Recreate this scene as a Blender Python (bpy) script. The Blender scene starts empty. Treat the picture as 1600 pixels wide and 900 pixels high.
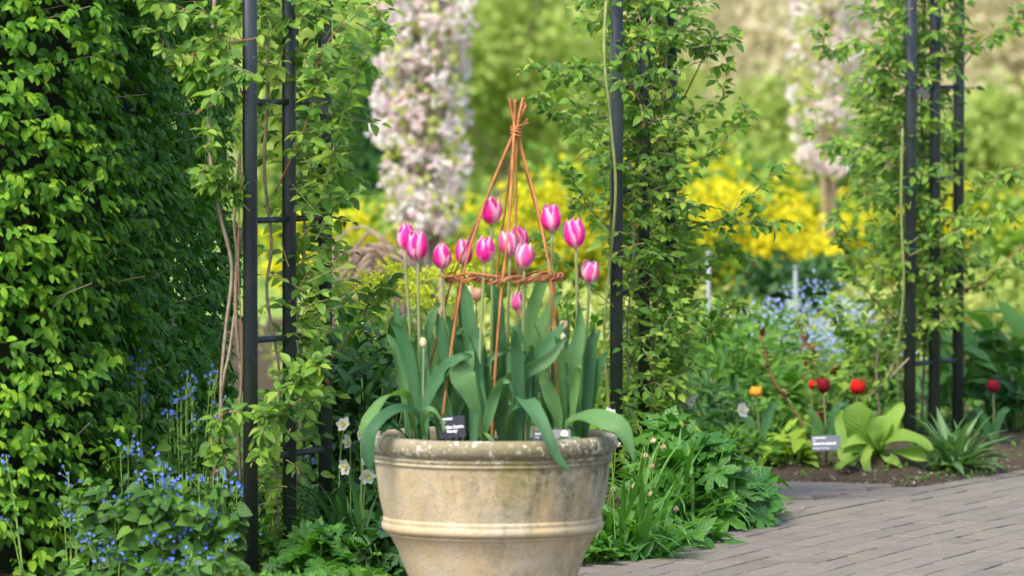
import bpy, math, random
import numpy as np
from mathutils import Vector, Matrix, noise as mnoise
R = math.radians
random.seed(7); rng = np.random.default_rng(7)
SC = bpy.context.scene
COL = SC.collection

# ------------------------------------------------------------------ camera
F = 8900.0; CH = 1.48; TH = math.atan(368 / F)
cam_d = bpy.data.cameras.new('camera'); cam = bpy.data.objects.new('camera', cam_d); COL.objects.link(cam)
cam.location = (0, 0, CH); cam.rotation_euler = (math.pi / 2 - TH, 0, 0)
cam_d.sensor_width = 36; cam_d.lens = 36 * F / 1600; cam_d.clip_start = 0.5; cam_d.clip_end = 3000
cam_d.dof.use_dof = True; cam_d.dof.focus_distance = 16.8; cam_d.dof.aperture_fstop = 4.5
SC.camera = cam
# ------------------------------------------------------------------ world, sun, exposure
SUN_EL, SUN_AZ = R(52), R(-148)       # azimuth measured from +Y towards +X
w = bpy.data.worlds.new('World'); SC.world = w; w.use_nodes = True
nt = w.node_tree; sky = nt.nodes.new('ShaderNodeTexSky'); sky.sky_type = 'NISHITA'; sky.sun_disc = False
sky.sun_elevation = SUN_EL; sky.sun_rotation = SUN_AZ; sky.dust_density = 3.0; sky.air_density = 1.0
bg = nt.nodes['Background']; bg.inputs['Strength'].default_value = 0.15
nt.links.new(sky.outputs[0], bg.inputs['Color'])
sd = bpy.data.lights.new('sun', 'SUN'); sd.energy = 2.0; sd.angle = R(18); sd.color = (1.0, 0.93, 0.80)
sun = bpy.data.objects.new('sun', sd); COL.objects.link(sun)
sv = Vector((math.sin(SUN_AZ) * math.cos(SUN_EL), math.cos(SUN_AZ) * math.cos(SUN_EL), math.sin(SUN_EL)))
sun.rotation_euler = sv.to_track_quat('Z', 'Y').to_euler()
SC.view_settings.view_transform = 'Standard'; SC.view_settings.look = 'None'
SC.view_settings.gamma = 1; SC.view_settings.exposure = 1.22
SC.view_settings.use_curve_mapping = False

# ------------------------------------------------------------------ helpers
CT, ST = math.cos(TH), math.sin(TH)
def P(px, py, D):
    u = (px - 800) / F; v = (450 - py) / F
    d = Vector((u, CT + v * ST, -ST + v * CT)); k = D / d.y
    return Vector((d.x * k, D, CH + d.z * k))
def ppm(D): return F / D
def lerp(a, b, t): return a + (b - a) * t

class Acc:
    def __init__(s): s.V = []; s.T = []; s.U = []; s.Rn = []; s.n = 0
    def add(s, V, T, U=None, rnd=0.0):
        V = np.asarray(V, float).reshape(-1, 3); T = np.asarray(T, np.int64).reshape(-1, 3)
        s.V.append(V); s.T.append(T + s.n); s.U.append(np.zeros((len(V), 2)) if U is None else np.asarray(U, float))
        s.Rn.append(np.full(len(V), rnd)); s.n += len(V)
    def many(s, tpl, M, L, rn):
        V, T, U = tpl; m = len(M)
        if m == 0: return
        W = np.einsum('mij,nj->mni', M, V) + L[:, None, :]
        s.V.append(W.reshape(-1, 3))
        off = (np.arange(m) * len(V))[:, None, None]
        s.T.append((T[None] + off).reshape(-1, 3) + s.n)
        s.U.append(np.tile(U, (m, 1))); s.Rn.append(np.repeat(rn, len(V))); s.n += m * len(V)
    def mesh(s, name, mat, origin=(0, 0, 0), smooth=True):
        V = np.concatenate(s.V) - np.array(origin); T = np.concatenate(s.T); U = np.concatenate(s.U); Q = np.concatenate(s.Rn)
        me = bpy.data.meshes.new(name); me.vertices.add(len(V)); me.vertices.foreach_set('co', V.astype(np.float32).ravel())
        me.loops.add(len(T) * 3); me.loops.foreach_set('vertex_index', T.astype(np.int32).ravel())
        me.polygons.add(len(T)); me.polygons.foreach_set('loop_start', (np.arange(len(T)) * 3).astype(np.int32))
        me.polygons.foreach_set('loop_total', np.full(len(T), 3, np.int32))
        me.update(calc_edges=True)
        uv = me.uv_layers.new(name='UVMap'); uv.data.foreach_set('uv', U[T.ravel()].astype(np.float32).ravel())
        at = me.attributes.new('rnd', 'FLOAT', 'POINT'); at.data.foreach_set('value', Q.astype(np.float32))
        me.polygons.foreach_set('use_smooth', np.full(len(T), smooth))
        if mat: me.materials.append(mat)
        me.validate(); me.update()
        return me
    def obj(s, name, mat, parent=None, kind=None, smooth=True, loc=None):
        o0 = tuple(parent['_o']) if parent is not None else (loc if loc is not None else (0, 0, 0))
        me = s.mesh(name, mat, o0, smooth)
        o = bpy.data.objects.new(name, me); COL.objects.link(o)
        if parent is not None: o.parent = parent
        else: o.location = o0
        o['_o'] = o0
        if kind: o['kind'] = kind
        return o

def thing(name, label, cat, loc, group=None):
    o = bpy.data.objects.new(name, None); COL.objects.link(o); o.location = loc; o.empty_display_size = .05
    o['label'] = label; o['category'] = cat; o['_o'] = tuple(loc)
    if group: o['group'] = group
    return o
def tag(o, label, cat, group=None):
    o['label'] = label; o['category'] = cat
    if group: o['group'] = group
    return o
def inst(name, me, M, parent):
    """one more object on shared mesh data; M is the world matrix"""
    o = bpy.data.objects.new(name, me); COL.objects.link(o); o.parent = parent
    o.matrix_basis = Matrix.Translation(-Vector(parent['_o'])) @ M
    return o
def M4(M3, loc):
    M = Matrix([[M3[i][j] for j in range(3)] + [loc[i]] for i in range(3)] + [[0, 0, 0, 1]]); return M

def smooth_path(pts, n):
    pts = [Vector(p) for p in pts]
    if len(pts) == 2: return [pts[0].lerp(pts[1], i / (n - 1)) for i in range(n)]
    q = [pts[0] * 2 - pts[1]] + pts + [pts[-1] * 2 - pts[-2]]; out = []
    m = len(pts) - 1
    for i in range(n):
        u = i / (n - 1) * m; k = min(int(u), m - 1); t = u - k
        a, b, c, d = q[k], q[k + 1], q[k + 2], q[k + 3]
        out.append(.5 * ((2 * b) + (c - a) * t + (2 * a - 5 * b + 4 * c - d) * t * t + (3 * b - a - 3 * c + d) * t ** 3))
    return out
def tube(acc, pts, r0, r1=None, sides=6, rnd=0.0, cap=True, knob=0):
    r1 = r0 if r1 is None else r1
    n = len(pts); V = []; T = []; U = []
    up = Vector((.3, .2, 1)); tdir = (pts[1] - pts[0]).normalized()
    if abs(tdir.dot(up.normalized())) > .95: up = Vector((1, 0, 0))
    x = tdir.cross(up).normalized()
    for i, p in enumerate(pts):
        tt = (pts[min(i + 1, n - 1)] - pts[max(i - 1, 0)]); tt = tt.normalized() if tt.length > 1e-9 else tdir
        x = (x - tt * x.dot(tt)).normalized(); y = tt.cross(x)
        r = lerp(r0, r1, i / (n - 1))
        if knob: r *= 1 + knob * mnoise.noise(p * 60)
        for k in range(sides):
            a = 2 * math.pi * k / sides; V.append(p + x * (r * math.cos(a)) + y * (r * math.sin(a))); U.append((k / sides, i / n))
    for i in range(n - 1):
        for k in range(sides):
            a = i * sides + k; b = i * sides + (k + 1) % sides
            T += [(a, b, b + sides), (a, b + sides, a + sides)]
    if cap:
        V.append(pts[0]); V.append(pts[-1]); U += [(0, 0), (0, 1)]; c0 = len(V) - 2; c1 = c0 + 1
        for k in range(sides):
            T.append((c0, (k + 1) % sides, k)); T.append((c1, (n - 1) * sides + k, (n - 1) * sides + (k + 1) % sides))
    acc.add([tuple(v) for v in V], T, U, rnd)
def tube_obj(name, pts, r0, mat, parent, r1=None, sides=6, n=None, knob=0, kind=None):
    a = Acc(); tube(a, smooth_path(pts, n) if n else [Vector(p) for p in pts], r0, r1, sides, random.random(), knob=knob)
    return a.obj(name, mat, parent, kind)
def box(acc, c, sx, sy, sz, rz=0, ch=0.0, rnd=0):
    """box with chamfered vertical edges, centred on c"""
    hx, hy, hz = sx / 2, sy / 2, sz / 2
    if ch <= 0: loop = [(-hx, -hy), (hx, -hy), (hx, hy), (-hx, hy)]
    else: loop = [(-hx + ch, -hy), (hx - ch, -hy), (hx, -hy + ch), (hx, hy - ch), (hx - ch, hy), (-hx + ch, hy), (-hx, hy - ch), (-hx, -hy + ch)]
    co, si = math.cos(rz), math.sin(rz); m = len(loop); V = []
    for z in (-hz, hz):
        for x, y in loop: V.append((c[0] + x * co - y * si, c[1] + x * si + y * co, c[2] + z))
    T = []
    for k in range(m):
        k2 = (k + 1) % m; T += [(k, k2, k2 + m), (k, k2 + m, k + m)]
    for k in range(1, m - 1): T += [(0, k + 1, k), (m, m + k, m + k + 1)]
    acc.add(V, T, None, rnd)

# ------------------------------------------------------------------ materials
def newmat(name):
    m = bpy.data.materials.new(name); m.use_nodes = True; n = m.node_tree
    return m, n, n.nodes['Principled BSDF'], n.nodes['Material Output']
def N(n, t, **kw):
    o = n.nodes.new(t)
    for k, v in kw.items():
        if k in ('op',): o.operation = v
        else: setattr(o, k, v)
    return o
def mth(n, op, a, b=None, c=None, clamp=False):
    o = n.nodes.new('ShaderNodeMath'); o.operation = op; o.use_clamp = clamp
    for i, v in enumerate((a, b, c)):
        if v is None: continue
        if isinstance(v, (int, float)): o.inputs[i].default_value = v
        else: n.links.new(v, o.inputs[i])
    return o.outputs[0]
def mixc(n, f, a, b, mode='MIX'):
    o = n.nodes.new('ShaderNodeMix'); o.data_type = 'RGBA'; o.blend_type = mode
    for s, v in ((o.inputs[0], f), (o.inputs[6], a), (o.inputs[7], b)):
        if isinstance(v, (int, float)): s.default_value = v
        elif isinstance(v, tuple): s.default_value = (*v, 1) if len(v) == 3 else v
        else: n.links.new(v, s)
    return o.outputs[2]
def ramp(n, f, stops, interp='LINEAR'):
    o = n.nodes.new('ShaderNodeValToRGB'); o.color_ramp.interpolation = interp; e = o.color_ramp.elements
    while len(e) < len(stops): e.new(.5)
    for i, (p, c) in enumerate(stops): e[i].position = p; e[i].color = (*c, 1) if len(c) == 3 else c
    n.links.new(f, o.inputs[0]); return o.outputs[0]
def noise(n, vec, scale, detail=4, rough=.5, out=0):
    o = n.nodes.new('ShaderNodeTexNoise'); o.inputs['Scale'].default_value = scale; o.inputs['Detail'].default_value = detail
    o.inputs['Roughness'].default_value = rough
    if vec is not None: n.links.new(vec, o.inputs['Vector'])
    return o.outputs[out]
def rnd_value(n):
    a = n.nodes.new('ShaderNodeAttribute'); a.attribute_name = 'rnd'
    i = n.nodes.new('ShaderNodeObjectInfo'); return mth(n, 'FRACT', mth(n, 'ADD', a.outputs['Fac'], i.outputs['Random']))
def leaf_mat(name, cols, rough=.45, transl=.35, vein=10.0, veinamt=.35, spec=.4, parallel=False, rib=.5, tint=(1.4, 1.6, .5)):
    m, n, b, out = newmat(name); rv = rnd_value(n)
    k = len(cols); c = ramp(n, rv, [(i / max(1, k - 1), x) for i, x in enumerate(cols)])
    uv = n.nodes.new('ShaderNodeUVMap'); sp = n.nodes.new('ShaderNodeSeparateXYZ'); n.links.new(uv.outputs[0], sp.inputs[0])
    au = mth(n, 'ABSOLUTE', sp.outputs[0])
    if parallel: ph = mth(n, 'MULTIPLY', sp.outputs[0], vein)
    else: ph = mth(n, 'MULTIPLY', mth(n, 'SUBTRACT', sp.outputs[1], mth(n, 'MULTIPLY', au, .35)), vein)
    wv = mth(n, 'ABSOLUTE', mth(n, 'SINE', mth(n, 'MULTIPLY', ph, math.pi)))
    lo = mth(n, 'SUBTRACT', 1.0, mth(n, 'MULTIPLY', wv, 3.0), clamp=True)
    mid = mth(n, 'SUBTRACT', 1.0, mth(n, 'MULTIPLY', au, 14.0), clamp=True)
    v = mth(n, 'MAXIMUM', mth(n, 'MULTIPLY', lo, veinamt), mth(n, 'MULTIPLY', mid, rib))
    tc = n.nodes.new('ShaderNodeTexCoord')
    nz = noise(n, tc.outputs['Object'], 35, 3)
    c = mixc(n, mth(n, 'MULTIPLY', nz, .35), c, mixc(n, 1.0, c, (.55, .6, .5), 'MULTIPLY'))
    lc = mixc(n, .5, mixc(n, 1.0, c, (1.7, 1.6, 1.5), 'MULTIPLY'), (.25, .32, .12))
    c = mixc(n, mth(n, 'MULTIPLY', v, .6), c, lc)
    n.links.new(c, b.inputs['Base Color']); b.inputs['Roughness'].default_value = rough
    b.inputs['Specular IOR Level'].default_value = spec
    bp = n.nodes.new('ShaderNodeBump'); bp.inputs['Strength'].default_value = .35; bp.inputs['Distance'].default_value = .004
    n.links.new(mth(n, 'SUBTRACT', wv, mth(n, 'MULTIPLY', mid, .6)), bp.inputs['Height']); n.links.new(bp.outputs[0], b.inputs['Normal'])
    tr = n.nodes.new('ShaderNodeBsdfTranslucent'); n.links.new(mixc(n, 1.0, c, tint, 'MULTIPLY'), tr.inputs[0])
    mx = n.nodes.new('ShaderNodeMixShader'); mx.inputs[0].default_value = transl
    n.links.new(b.outputs[0], mx.inputs[1]); n.links.new(tr.outputs[0], mx.inputs[2]); n.links.new(mx.outputs[0], out.inputs['Surface'])
    return m
def rough_mat(name, cols, scale=20, rough=.8, bump=.3, dist=.002, spec=.3, stretch=None):
    m, n, b, out = newmat(name); tc = n.nodes.new('ShaderNodeTexCoord'); v = tc.outputs['Object']
    if stretch:
        mp = n.nodes.new('ShaderNodeMapping'); mp.inputs['Scale'].default_value = stretch; n.links.new(v, mp.inputs[0]); v = mp.outputs[0]
    nz = noise(n, v, scale, 6, .6); rv = rnd_value(n)
    f = mth(n, 'ADD', mth(n, 'MULTIPLY', nz, .75), mth(n, 'MULTIPLY', rv, .25))
    k = len(cols); c = ramp(n, f, [(lerp(.3, .7, i / max(1, k - 1)), x) for i, x in enumerate(cols)])
    n.links.new(c, b.inputs['Base Color']); b.inputs['Roughness'].default_value = rough; b.inputs['Specular IOR Level'].default_value = spec
    bp = n.nodes.new('ShaderNodeBump'); bp.inputs['Strength'].default_value = bump; bp.inputs['Distance'].default_value = dist
    n.links.new(nz, bp.inputs['Height']); n.links.new(bp.outputs[0], b.inputs['Normal'])
    return m
MT = {}
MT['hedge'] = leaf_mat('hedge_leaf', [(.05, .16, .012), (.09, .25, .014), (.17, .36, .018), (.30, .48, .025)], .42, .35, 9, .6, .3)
MT['hedge_shade'] = leaf_mat('hedge_leaf_shade', [(.045, .15, .02), (.075, .215, .022), (.13, .31, .025)], .42, .3, 9, .5, .25)  # shaded copy of the hedge leaf, shade put into its colour
MT['rose'] = leaf_mat('rose_leaf', [(.055, .15, .02), (.10, .23, .028), (.18, .34, .035), (.32, .45, .06)], .38, .4, 7, .25)
MT['rose_young'] = leaf_mat('young_rose_leaf', [(.15, .045, .03), (.20, .10, .04), (.20, .20, .05), (.24, .30, .05)], .4, .3, 7, .2)
MT['tulip_leaf'] = leaf_mat('tulip_leaf', [(.045, .135, .06), (.07, .19, .085), (.11, .245, .10), (.14, .28, .08)], .46, .28, 9, .3, .3, True, .35)
MT['brunnera'] = leaf_mat('brunnera_leaf', [(.03, .10, .02), (.06, .17, .025), (.12, .26, .03)], .5, .3, 6, .3)
MT['geranium'] = leaf_mat('geranium_leaf', [(.035, .14, .025), (.06, .20, .03), (.10, .28, .035)], .45, .3, 6, .2)
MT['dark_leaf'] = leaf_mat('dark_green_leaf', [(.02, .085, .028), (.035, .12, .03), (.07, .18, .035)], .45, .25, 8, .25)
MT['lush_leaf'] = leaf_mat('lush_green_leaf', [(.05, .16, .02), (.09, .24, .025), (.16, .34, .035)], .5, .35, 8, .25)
MT['lime_leaf'] = leaf_mat('lime_green_leaf', [(.20, .33, .03), (.28, .42, .045), (.36, .48, .06)], .55, .35, 11, .35)
MT['salvia'] = leaf_mat('salvia_leaf', [(.15, .29, .035), (.21, .36, .05), (.27, .42, .06)], .6, .3, 9, 1.0)
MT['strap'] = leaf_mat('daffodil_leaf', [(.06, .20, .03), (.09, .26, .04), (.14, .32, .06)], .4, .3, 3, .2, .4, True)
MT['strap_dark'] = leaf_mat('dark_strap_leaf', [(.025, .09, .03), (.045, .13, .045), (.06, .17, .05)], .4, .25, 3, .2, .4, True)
MT['big_leaf'] = leaf_mat('big_sage_leaf', [(.08, .22, .06), (.12, .28, .07), (.15, .33, .08)], .55, .3, 7, .5)
MT['bg_green'] = leaf_mat('far_green_leaf', [(.22, .32, .06), (.32, .42, .09), (.44, .52, .14)], .6, .4, 3, 0, tint=(1.2, 1.25, .6))
MT['bg_dark'] = leaf_mat('far_dark_leaf', [(.02, .08, .02), (.035, .11, .025), (.06, .16, .03)], .6, .25, 3, 0)
MT['bg_lime'] = leaf_mat('far_lime_leaf', [(.38, .46, .10), (.48, .54, .15), (.56, .60, .22)], .6, .4, 3, 0, tint=(1.2, 1.2, .6))
MT['bg_mid'] = leaf_mat('bush_leaf', [(.10, .22, .03), (.16, .30, .04), (.26, .40, .06)], .6, .4, 3, 0)
MT['bg_glow'] = leaf_mat('far_glow_leaf', [(.52, .50, .28), (.64, .58, .38), (.72, .66, .50)], .7, .4, 3, 0, tint=(1.1, 1.05, .85))  # warm glow of the upper right put into the leaf colour
MT['yellow'] = leaf_mat('yellow_blossom', [(.74, .62, .004), (.82, .74, .008), (.74, .76, .02)], .6, .4, 3, 0, tint=(1.05, 1.05, 1.05))
MT['white_bl'] = leaf_mat('white_blossom', [(.84, .55, .62), (.90, .74, .77), (.92, .89, .88), (.93, .92, .91)], .7, .55, 3, 0, rib=0, tint=(1.05, 1.05, 1.05))
MT['blue_fl'] = leaf_mat('blue_flower', [(.05, .11, .52), (.09, .18, .70), (.17, .28, .82)], .6, .25, 3, 0, rib=0, tint=(1.05, 1.05, 1.05))
MT['blue_pale'] = leaf_mat('pale_blue_flower', [(.25, .36, .75), (.36, .48, .85), (.5, .6, .88)], .6, .3, 3, 0, rib=0, tint=(1.05, 1.05, 1.05))
MT['spurge'] = leaf_mat('spurge_bract', [(.42, .50, .02), (.58, .62, .03), (.70, .70, .03)], .6, .3, 3, 0)
MT['white_fl'] = leaf_mat('white_petal', [(.80, .79, .68), (.85, .84, .78), (.86, .86, .84)], .6, .35, 3, 0, rib=.1, tint=(1.05, 1.05, 1.05))
MT['withered'] = leaf_mat('withered_petal', [(.45, .33, .18), (.58, .46, .28), (.70, .62, .46)], .7, .3, 5, .4, rib=.1, tint=(1.05, 1.05, 1.05))
MT['cup'] = leaf_mat('daffodil_cup', [(.78, .66, .25), (.82, .74, .35)], .6, .3, 3, 0)
MT['fine'] = leaf_mat('fern_leaf', [(.06, .2, .02), (.10, .28, .025), (.16, .36, .03)], .55, .35, 3, 0)
MT['stem'] = rough_mat('green_stem', [(.10, .20, .03), (.16, .28, .05), (.2, .32, .08)], 30, .5, .1)
MT['tstem'] = rough_mat('tulip_stem', [(.13, .17, .07), (.20, .22, .10), (.17, .27, .09)], 12, .5, .1, stretch=(1, 1, .2))
MT['wood_stem'] = rough_mat('rose_wood', [(.12, .085, .06), (.22, .17, .12), (.34, .28, .20)], 60, .8, .6, .003)
MT['green_cane'] = rough_mat('green_rose_cane', [(.16, .2, .06), (.24, .27, .1), (.3, .22, .1)], 25, .6, .3)
MT['red_cane'] = rough_mat('red_rose_cane', [(.15, .05, .03), (.22, .09, .05), (.22, .15, .07)], 25, .55, .3)
MT['bark'] = rough_mat('bark', [(.12, .10, .08), (.22, .19, .15), (.30, .27, .22)], 25, .9, .6, .01)
MT['pale_bark'] = rough_mat('pale_bark', [(.36, .26, .18), (.48, .36, .26), (.55, .45, .34)], 14, .9, .5, .01)
MT['twig'] = rough_mat('dead_branch', [(.16, .10, .09), (.26, .18, .15), (.34, .25, .2)], 20, .9, .4)
MT['willow'] = rough_mat('willow_rod', [(.20, .07, .025), (.38, .15, .045), (.52, .27, .10)], 55, .6, .8, .001, .3, (1, 1, .3))
MT['willow_dark'] = rough_mat('dark_willow_rod', [(.14, .045, .025), (.26, .09, .04), (.38, .16, .07)], 50, .5, .5, .001)
MT['stake'] = rough_mat('grey_stake', [(.2, .24, .25), (.28, .32, .33)], 10, .6, .1)
MT['tie'] = rough_mat('green_tie', [(.01, .22, .12), (.02, .3, .16)], 10, .5, .1)

def soil_mat():
    m, n, b, out = newmat('garden_soil'); tc = n.nodes.new('ShaderNodeTexCoord'); v = tc.outputs['Object']
    a = noise(n, v, 9, 6, .65); c1 = noise(n, v, 70, 6, .7); c2 = noise(n, v, 2.5, 3)
    c = ramp(n, c1, [(.3, (.035, .026, .018)), (.5, (.085, .062, .045)), (.66, (.16, .125, .09)), (.75, (.3, .26, .2))])
    g = ramp(n, mth(n, 'ADD', mth(n, 'MULTIPLY', a, .6), mth(n, 'MULTIPLY', c2, .4)), [(.5, (0, 0, 0)), (.62, (1, 1, 1))])
    c = mixc(n, mth(n, 'MULTIPLY', g, .55), c, (.10, .14, .035))
    n.links.new(c, b.inputs['Base Color']); b.inputs['Roughness'].default_value = .95; b.inputs['Specular IOR Level'].default_value = .15
    bp = n.nodes.new('ShaderNodeBump'); bp.inputs['Strength'].default_value = 1; bp.inputs['Distance'].default_value = .02
    n.links.new(mth(n, 'ADD', mth(n, 'MULTIPLY', a, .5), c1), bp.inputs['Height']); n.links.new(bp.outputs[0], b.inputs['Normal']); return m
MT['soil'] = soil_mat()
MT['grass_ground'] = rough_mat('meadow', [(.10, .18, .03), (.16, .26, .04), (.24, .32, .07)], 6, .9, .8, .03)
def brick_mat():
    m, n, b, out = newmat('path_brick'); tc = n.nodes.new('ShaderNodeTexCoord'); rv = rnd_value(n)
    geo = n.nodes.new('ShaderNodeNewGeometry'); v = geo.outputs['Position']
    base = ramp(n, rv, [(0, (.120, .106, .092)), (.35, (.146, .128, .112)), (.7, (.162, .138, .122)), (1, (.138, .125, .112))])
    big = noise(n, v, 3.5, 5, .6); fine = noise(n, v, 160, 5, .7); mid = noise(n, v, 28, 5, .65)
    c = mixc(n, ramp(n, mid, [(.35, (0, 0, 0)), (.7, (1, 1, 1))]), base, mixc(n, 1.0, base, (1.35, 1.33, 1.3), 'MULTIPLY'))
    c = mixc(n, ramp(n, fine, [(.55, (0, 0, 0)), (.75, (.9, .9, .9))]), c, (.30, .285, .26))
    c = mixc(n, ramp(n, fine, [(.30, (.9, .9, .9)), (.46, (0, 0, 0))]), c, (.085, .075, .06))
    c = mixc(n, mth(n, 'MULTIPLY', ramp(n, big, [(.45, (0, 0, 0)), (.7, (1, 1, 1))]), .5), c, (.17, .17, .11))
    n.links.new(c, b.inputs['Base Color']); b.inputs['Roughness'].default_value = .85; b.inputs['Specular IOR Level'].default_value = .3
    bp = n.nodes.new('ShaderNodeBump'); bp.inputs['Strength'].default_value = .6; bp.inputs['Distance'].default_value = .003
    n.links.new(mth(n, 'ADD', fine, mid), bp.inputs['Height']); n.links.new(bp.outputs[0], b.inputs['Normal']); return m
MT['brick'] = brick_mat()
MT['joint'] = rough_mat('joint_sand', [(.03, .027, .018), (.06, .055, .035), (.08, .12, .025)], 9, .95, .6, .004)
def pot_mat():
    m, n, b, out = newmat('weathered_terracotta'); tc = n.nodes.new('ShaderNodeTexCoord'); v = tc.outputs['Object']
    sp = n.nodes.new('ShaderNodeSeparateXYZ'); n.links.new(v, sp.inputs[0]); z = sp.outputs[2]
    mp = n.nodes.new('ShaderNodeMapping'); mp.inputs['Scale'].default_value = (1, 1, .22); n.links.new(v, mp.inputs[0]); sv = mp.outputs[0]
    big = noise(n, v, 6, 5, .6); streak = noise(n, sv, 13, 9, .72); spk = noise(n, v, 130, 4, .7); mid = noise(n, v, 32, 6, .7)
    c = ramp(n, big, [(.3, (.45, .33, .18)), (.5, (.48, .385, .245)), (.7, (.52, .46, .34))])
    zf = n.nodes.new('ShaderNodeMapRange'); n.links.new(z, zf.inputs[0]); zf.inputs[1].default_value = .2; zf.inputs[2].default_value = .45
    st = mth(n, 'MULTIPLY', ramp(n, mth(n, 'ADD', mth(n, 'MULTIPLY', streak, .7), mth(n, 'MULTIPLY', zf.outputs[0], .26)), [(.36, (0, 0, 0)), (.54, (1, 1, 1))]), 1.0)
    brk = ramp(n, noise(n, v, 48, 7, .75), [(.36, (.25, .25, .25)), (.60, (1, 1, 1))])
    st = mth(n, 'MULTIPLY', mth(n, 'MULTIPLY', st, brk), mth(n, 'ADD', .80, mth(n, 'MULTIPLY', sp.outputs[0], 2.0)), clamp=True)
    c = mixc(n, st, c, mixc(n, mid, (.045, .042, .022), (.20, .19, .125)))
    # pale bloom of salts
    c = mixc(n, mth(n, 'MULTIPLY', ramp(n, noise(n, v, 11, 6, .7), [(.5, (0, 0, 0)), (.68, (1, 1, 1))]), .45), c, (.48, .45, .37))
    # ochre algae patches near the top
    c = mixc(n, mth(n, 'MULTIPLY', mth(n, 'MULTIPLY', ramp(n, noise(n, sv, 9, 4, .6), [(.52, (0, 0, 0)), (.66, (1, 1, 1))]), zf.outputs[0]), .7), c, (.24, .21, .06))
    # grime in the rim and grooves
    rimf = n.nodes.new('ShaderNodeMapRange'); n.links.new(z, rimf.inputs[0]); rimf.inputs[1].default_value = .405; rimf.inputs[2].default_value = .43
    c = mixc(n, mth(n, 'MULTIPLY', rimf.outputs[0], mth(n, 'ADD', .45, mth(n, 'MULTIPLY', mid, .5))), c, (.19, .17, .11))
    c = mixc(n, ramp(n, spk, [(.24, (.9, .9, .9)), (.45, (0, 0, 0))]), c, (.11, .10, .06))
    # white lichen spots on the rim
    vo = n.nodes.new('ShaderNodeTexVoronoi'); vo.inputs['Scale'].default_value = 62; n.links.new(v, vo.inputs['Vector'])
    li = ramp(n, mth(n, 'ADD', mth(n, 'MULTIPLY', noise(n, v, 75, 3, .6), .65), mth(n, 'MULTIPLY', noise(n, v, 13, 2), .35)), [(.545, (0, 0, 0)), (.60, (1, 1, 1))])
    c = mixc(n, mth(n, 'MULTIPLY', li, mth(n, 'ADD', mth(n, 'MULTIPLY', rimf.outputs[0], .85), .04)), c, (.56, .55, .48))
    n.links.new(c, b.inputs['Base Color']); b.inputs['Roughness'].default_value = .88; b.inputs['Specular IOR Level'].default_value = .25
    bp = n.nodes.new('ShaderNodeBump'); bp.inputs['Strength'].default_value = .55; bp.inputs['Distance'].default_value = .003
    n.links.new(mth(n, 'ADD', spk, mid), bp.inputs['Height']); n.links.new(bp.outputs[0], b.inputs['Normal']); return m
MT['pot'] = pot_mat()
def post_mat():
    m, n, b, out = newmat('charcoal_paint'); tc = n.nodes.new('ShaderNodeTexCoord'); v = tc.outputs['Object']
    sp = n.nodes.new('ShaderNodeSeparateXYZ'); n.links.new(v, sp.inputs[0])
    a = noise(n, v, 7, 5, .65); f = noise(n, v, 120, 3, .6)
    zf = n.nodes.new('ShaderNodeMapRange'); n.links.new(sp.outputs[2], zf.inputs[0]); zf.inputs[1].default_value = 1.15; zf.inputs[2].default_value = .15
    al = ramp(n, mth(n, 'ADD', mth(n, 'MULTIPLY', a, .8), mth(n, 'MULTIPLY', zf.outputs[0], .30)), [(.5, (0, 0, 0)), (.8, (1, 1, 1))])
    c = mixc(n, mth(n, 'MULTIPLY', al, .8), mixc(n, a, (.014, .019, .026), (.026, .034, .044)), (.045, .058, .026))
    c = mixc(n, ramp(n, f, [(.66, (0, 0, 0)), (.74, (1, 1, 1))]), c, (.20, .21, .21))
    n.links.new(c, b.inputs['Base Color']); n.links.new(mth(n, 'ADD', .32, mth(n, 'MULTIPLY', al, .5)), b.inputs['Roughness'])
    bp = n.nodes.new('ShaderNodeBump'); bp.inputs['Strength'].default_value = .2; bp.inputs['Distance'].default_value = .001
    n.links.new(f, bp.inputs['Height']); n.links.new(bp.outputs[0], b.inputs['Normal']); return m
MT['post'] = post_mat()
def petal_mat(name, core, edge, tip, amt=1.0):
    m, n, b, out = newmat(name); uv = n.nodes.new('ShaderNodeUVMap'); sp = n.nodes.new('ShaderNodeSeparateXYZ'); n.links.new(uv.outputs[0], sp.inputs[0])
    au = mth(n, 'ABSOLUTE', sp.outputs[0]); v = sp.outputs[1]; tc = n.nodes.new('ShaderNodeTexCoord')
    nz = noise(n, tc.outputs['Object'], 60, 3); mp = n.nodes.new('ShaderNodeMapping'); mp.inputs['Scale'].default_value = (30, 2.5, 1); n.links.new(uv.outputs[0], mp.inputs[0])
    st = noise(n, mp.outputs[0], 1, 3)
    f = mth(n, 'ADD', au, mth(n, 'MULTIPLY', mth(n, 'SUBTRACT', st, .5), .45))
    f = ramp(n, mth(n, 'ADD', f, mth(n, 'MULTIPLY', mth(n, 'POWER', v, 6.0), .25)), [(.38, (0, 0, 0)), (.88, (1, 1, 1))])
    c = mixc(n, mth(n, 'MULTIPLY', f, amt), core, edge)
    c = mixc(n, mth(n, 'MULTIPLY', mth(n, 'SUBTRACT', 1.0, mth(n, 'MULTIPLY', v, 7.0), clamp=True), .8), c, tip)
    n.links.new(c, b.inputs['Base Color']); b.inputs['Roughness'].default_value = .55; b.inputs['Specular IOR Level'].default_value = .2
    bp = n.nodes.new('ShaderNodeBump'); bp.inputs['Strength'].default_value = .25; bp.inputs['Distance'].default_value = .002
    n.links.new(st, bp.inputs['Height']); n.links.new(bp.outputs[0], b.inputs['Normal'])
    tr = n.nodes.new('ShaderNodeBsdfTranslucent'); n.links.new(c, tr.inputs[0]); mx = n.nodes.new('ShaderNodeMixShader'); mx.inputs[0].default_value = .3
    n.links.new(b.outputs[0], mx.inputs[1]); n.links.new(tr.outputs[0], mx.inputs[2]); n.links.new(mx.outputs[0], out.inputs['Surface']); return m
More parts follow.
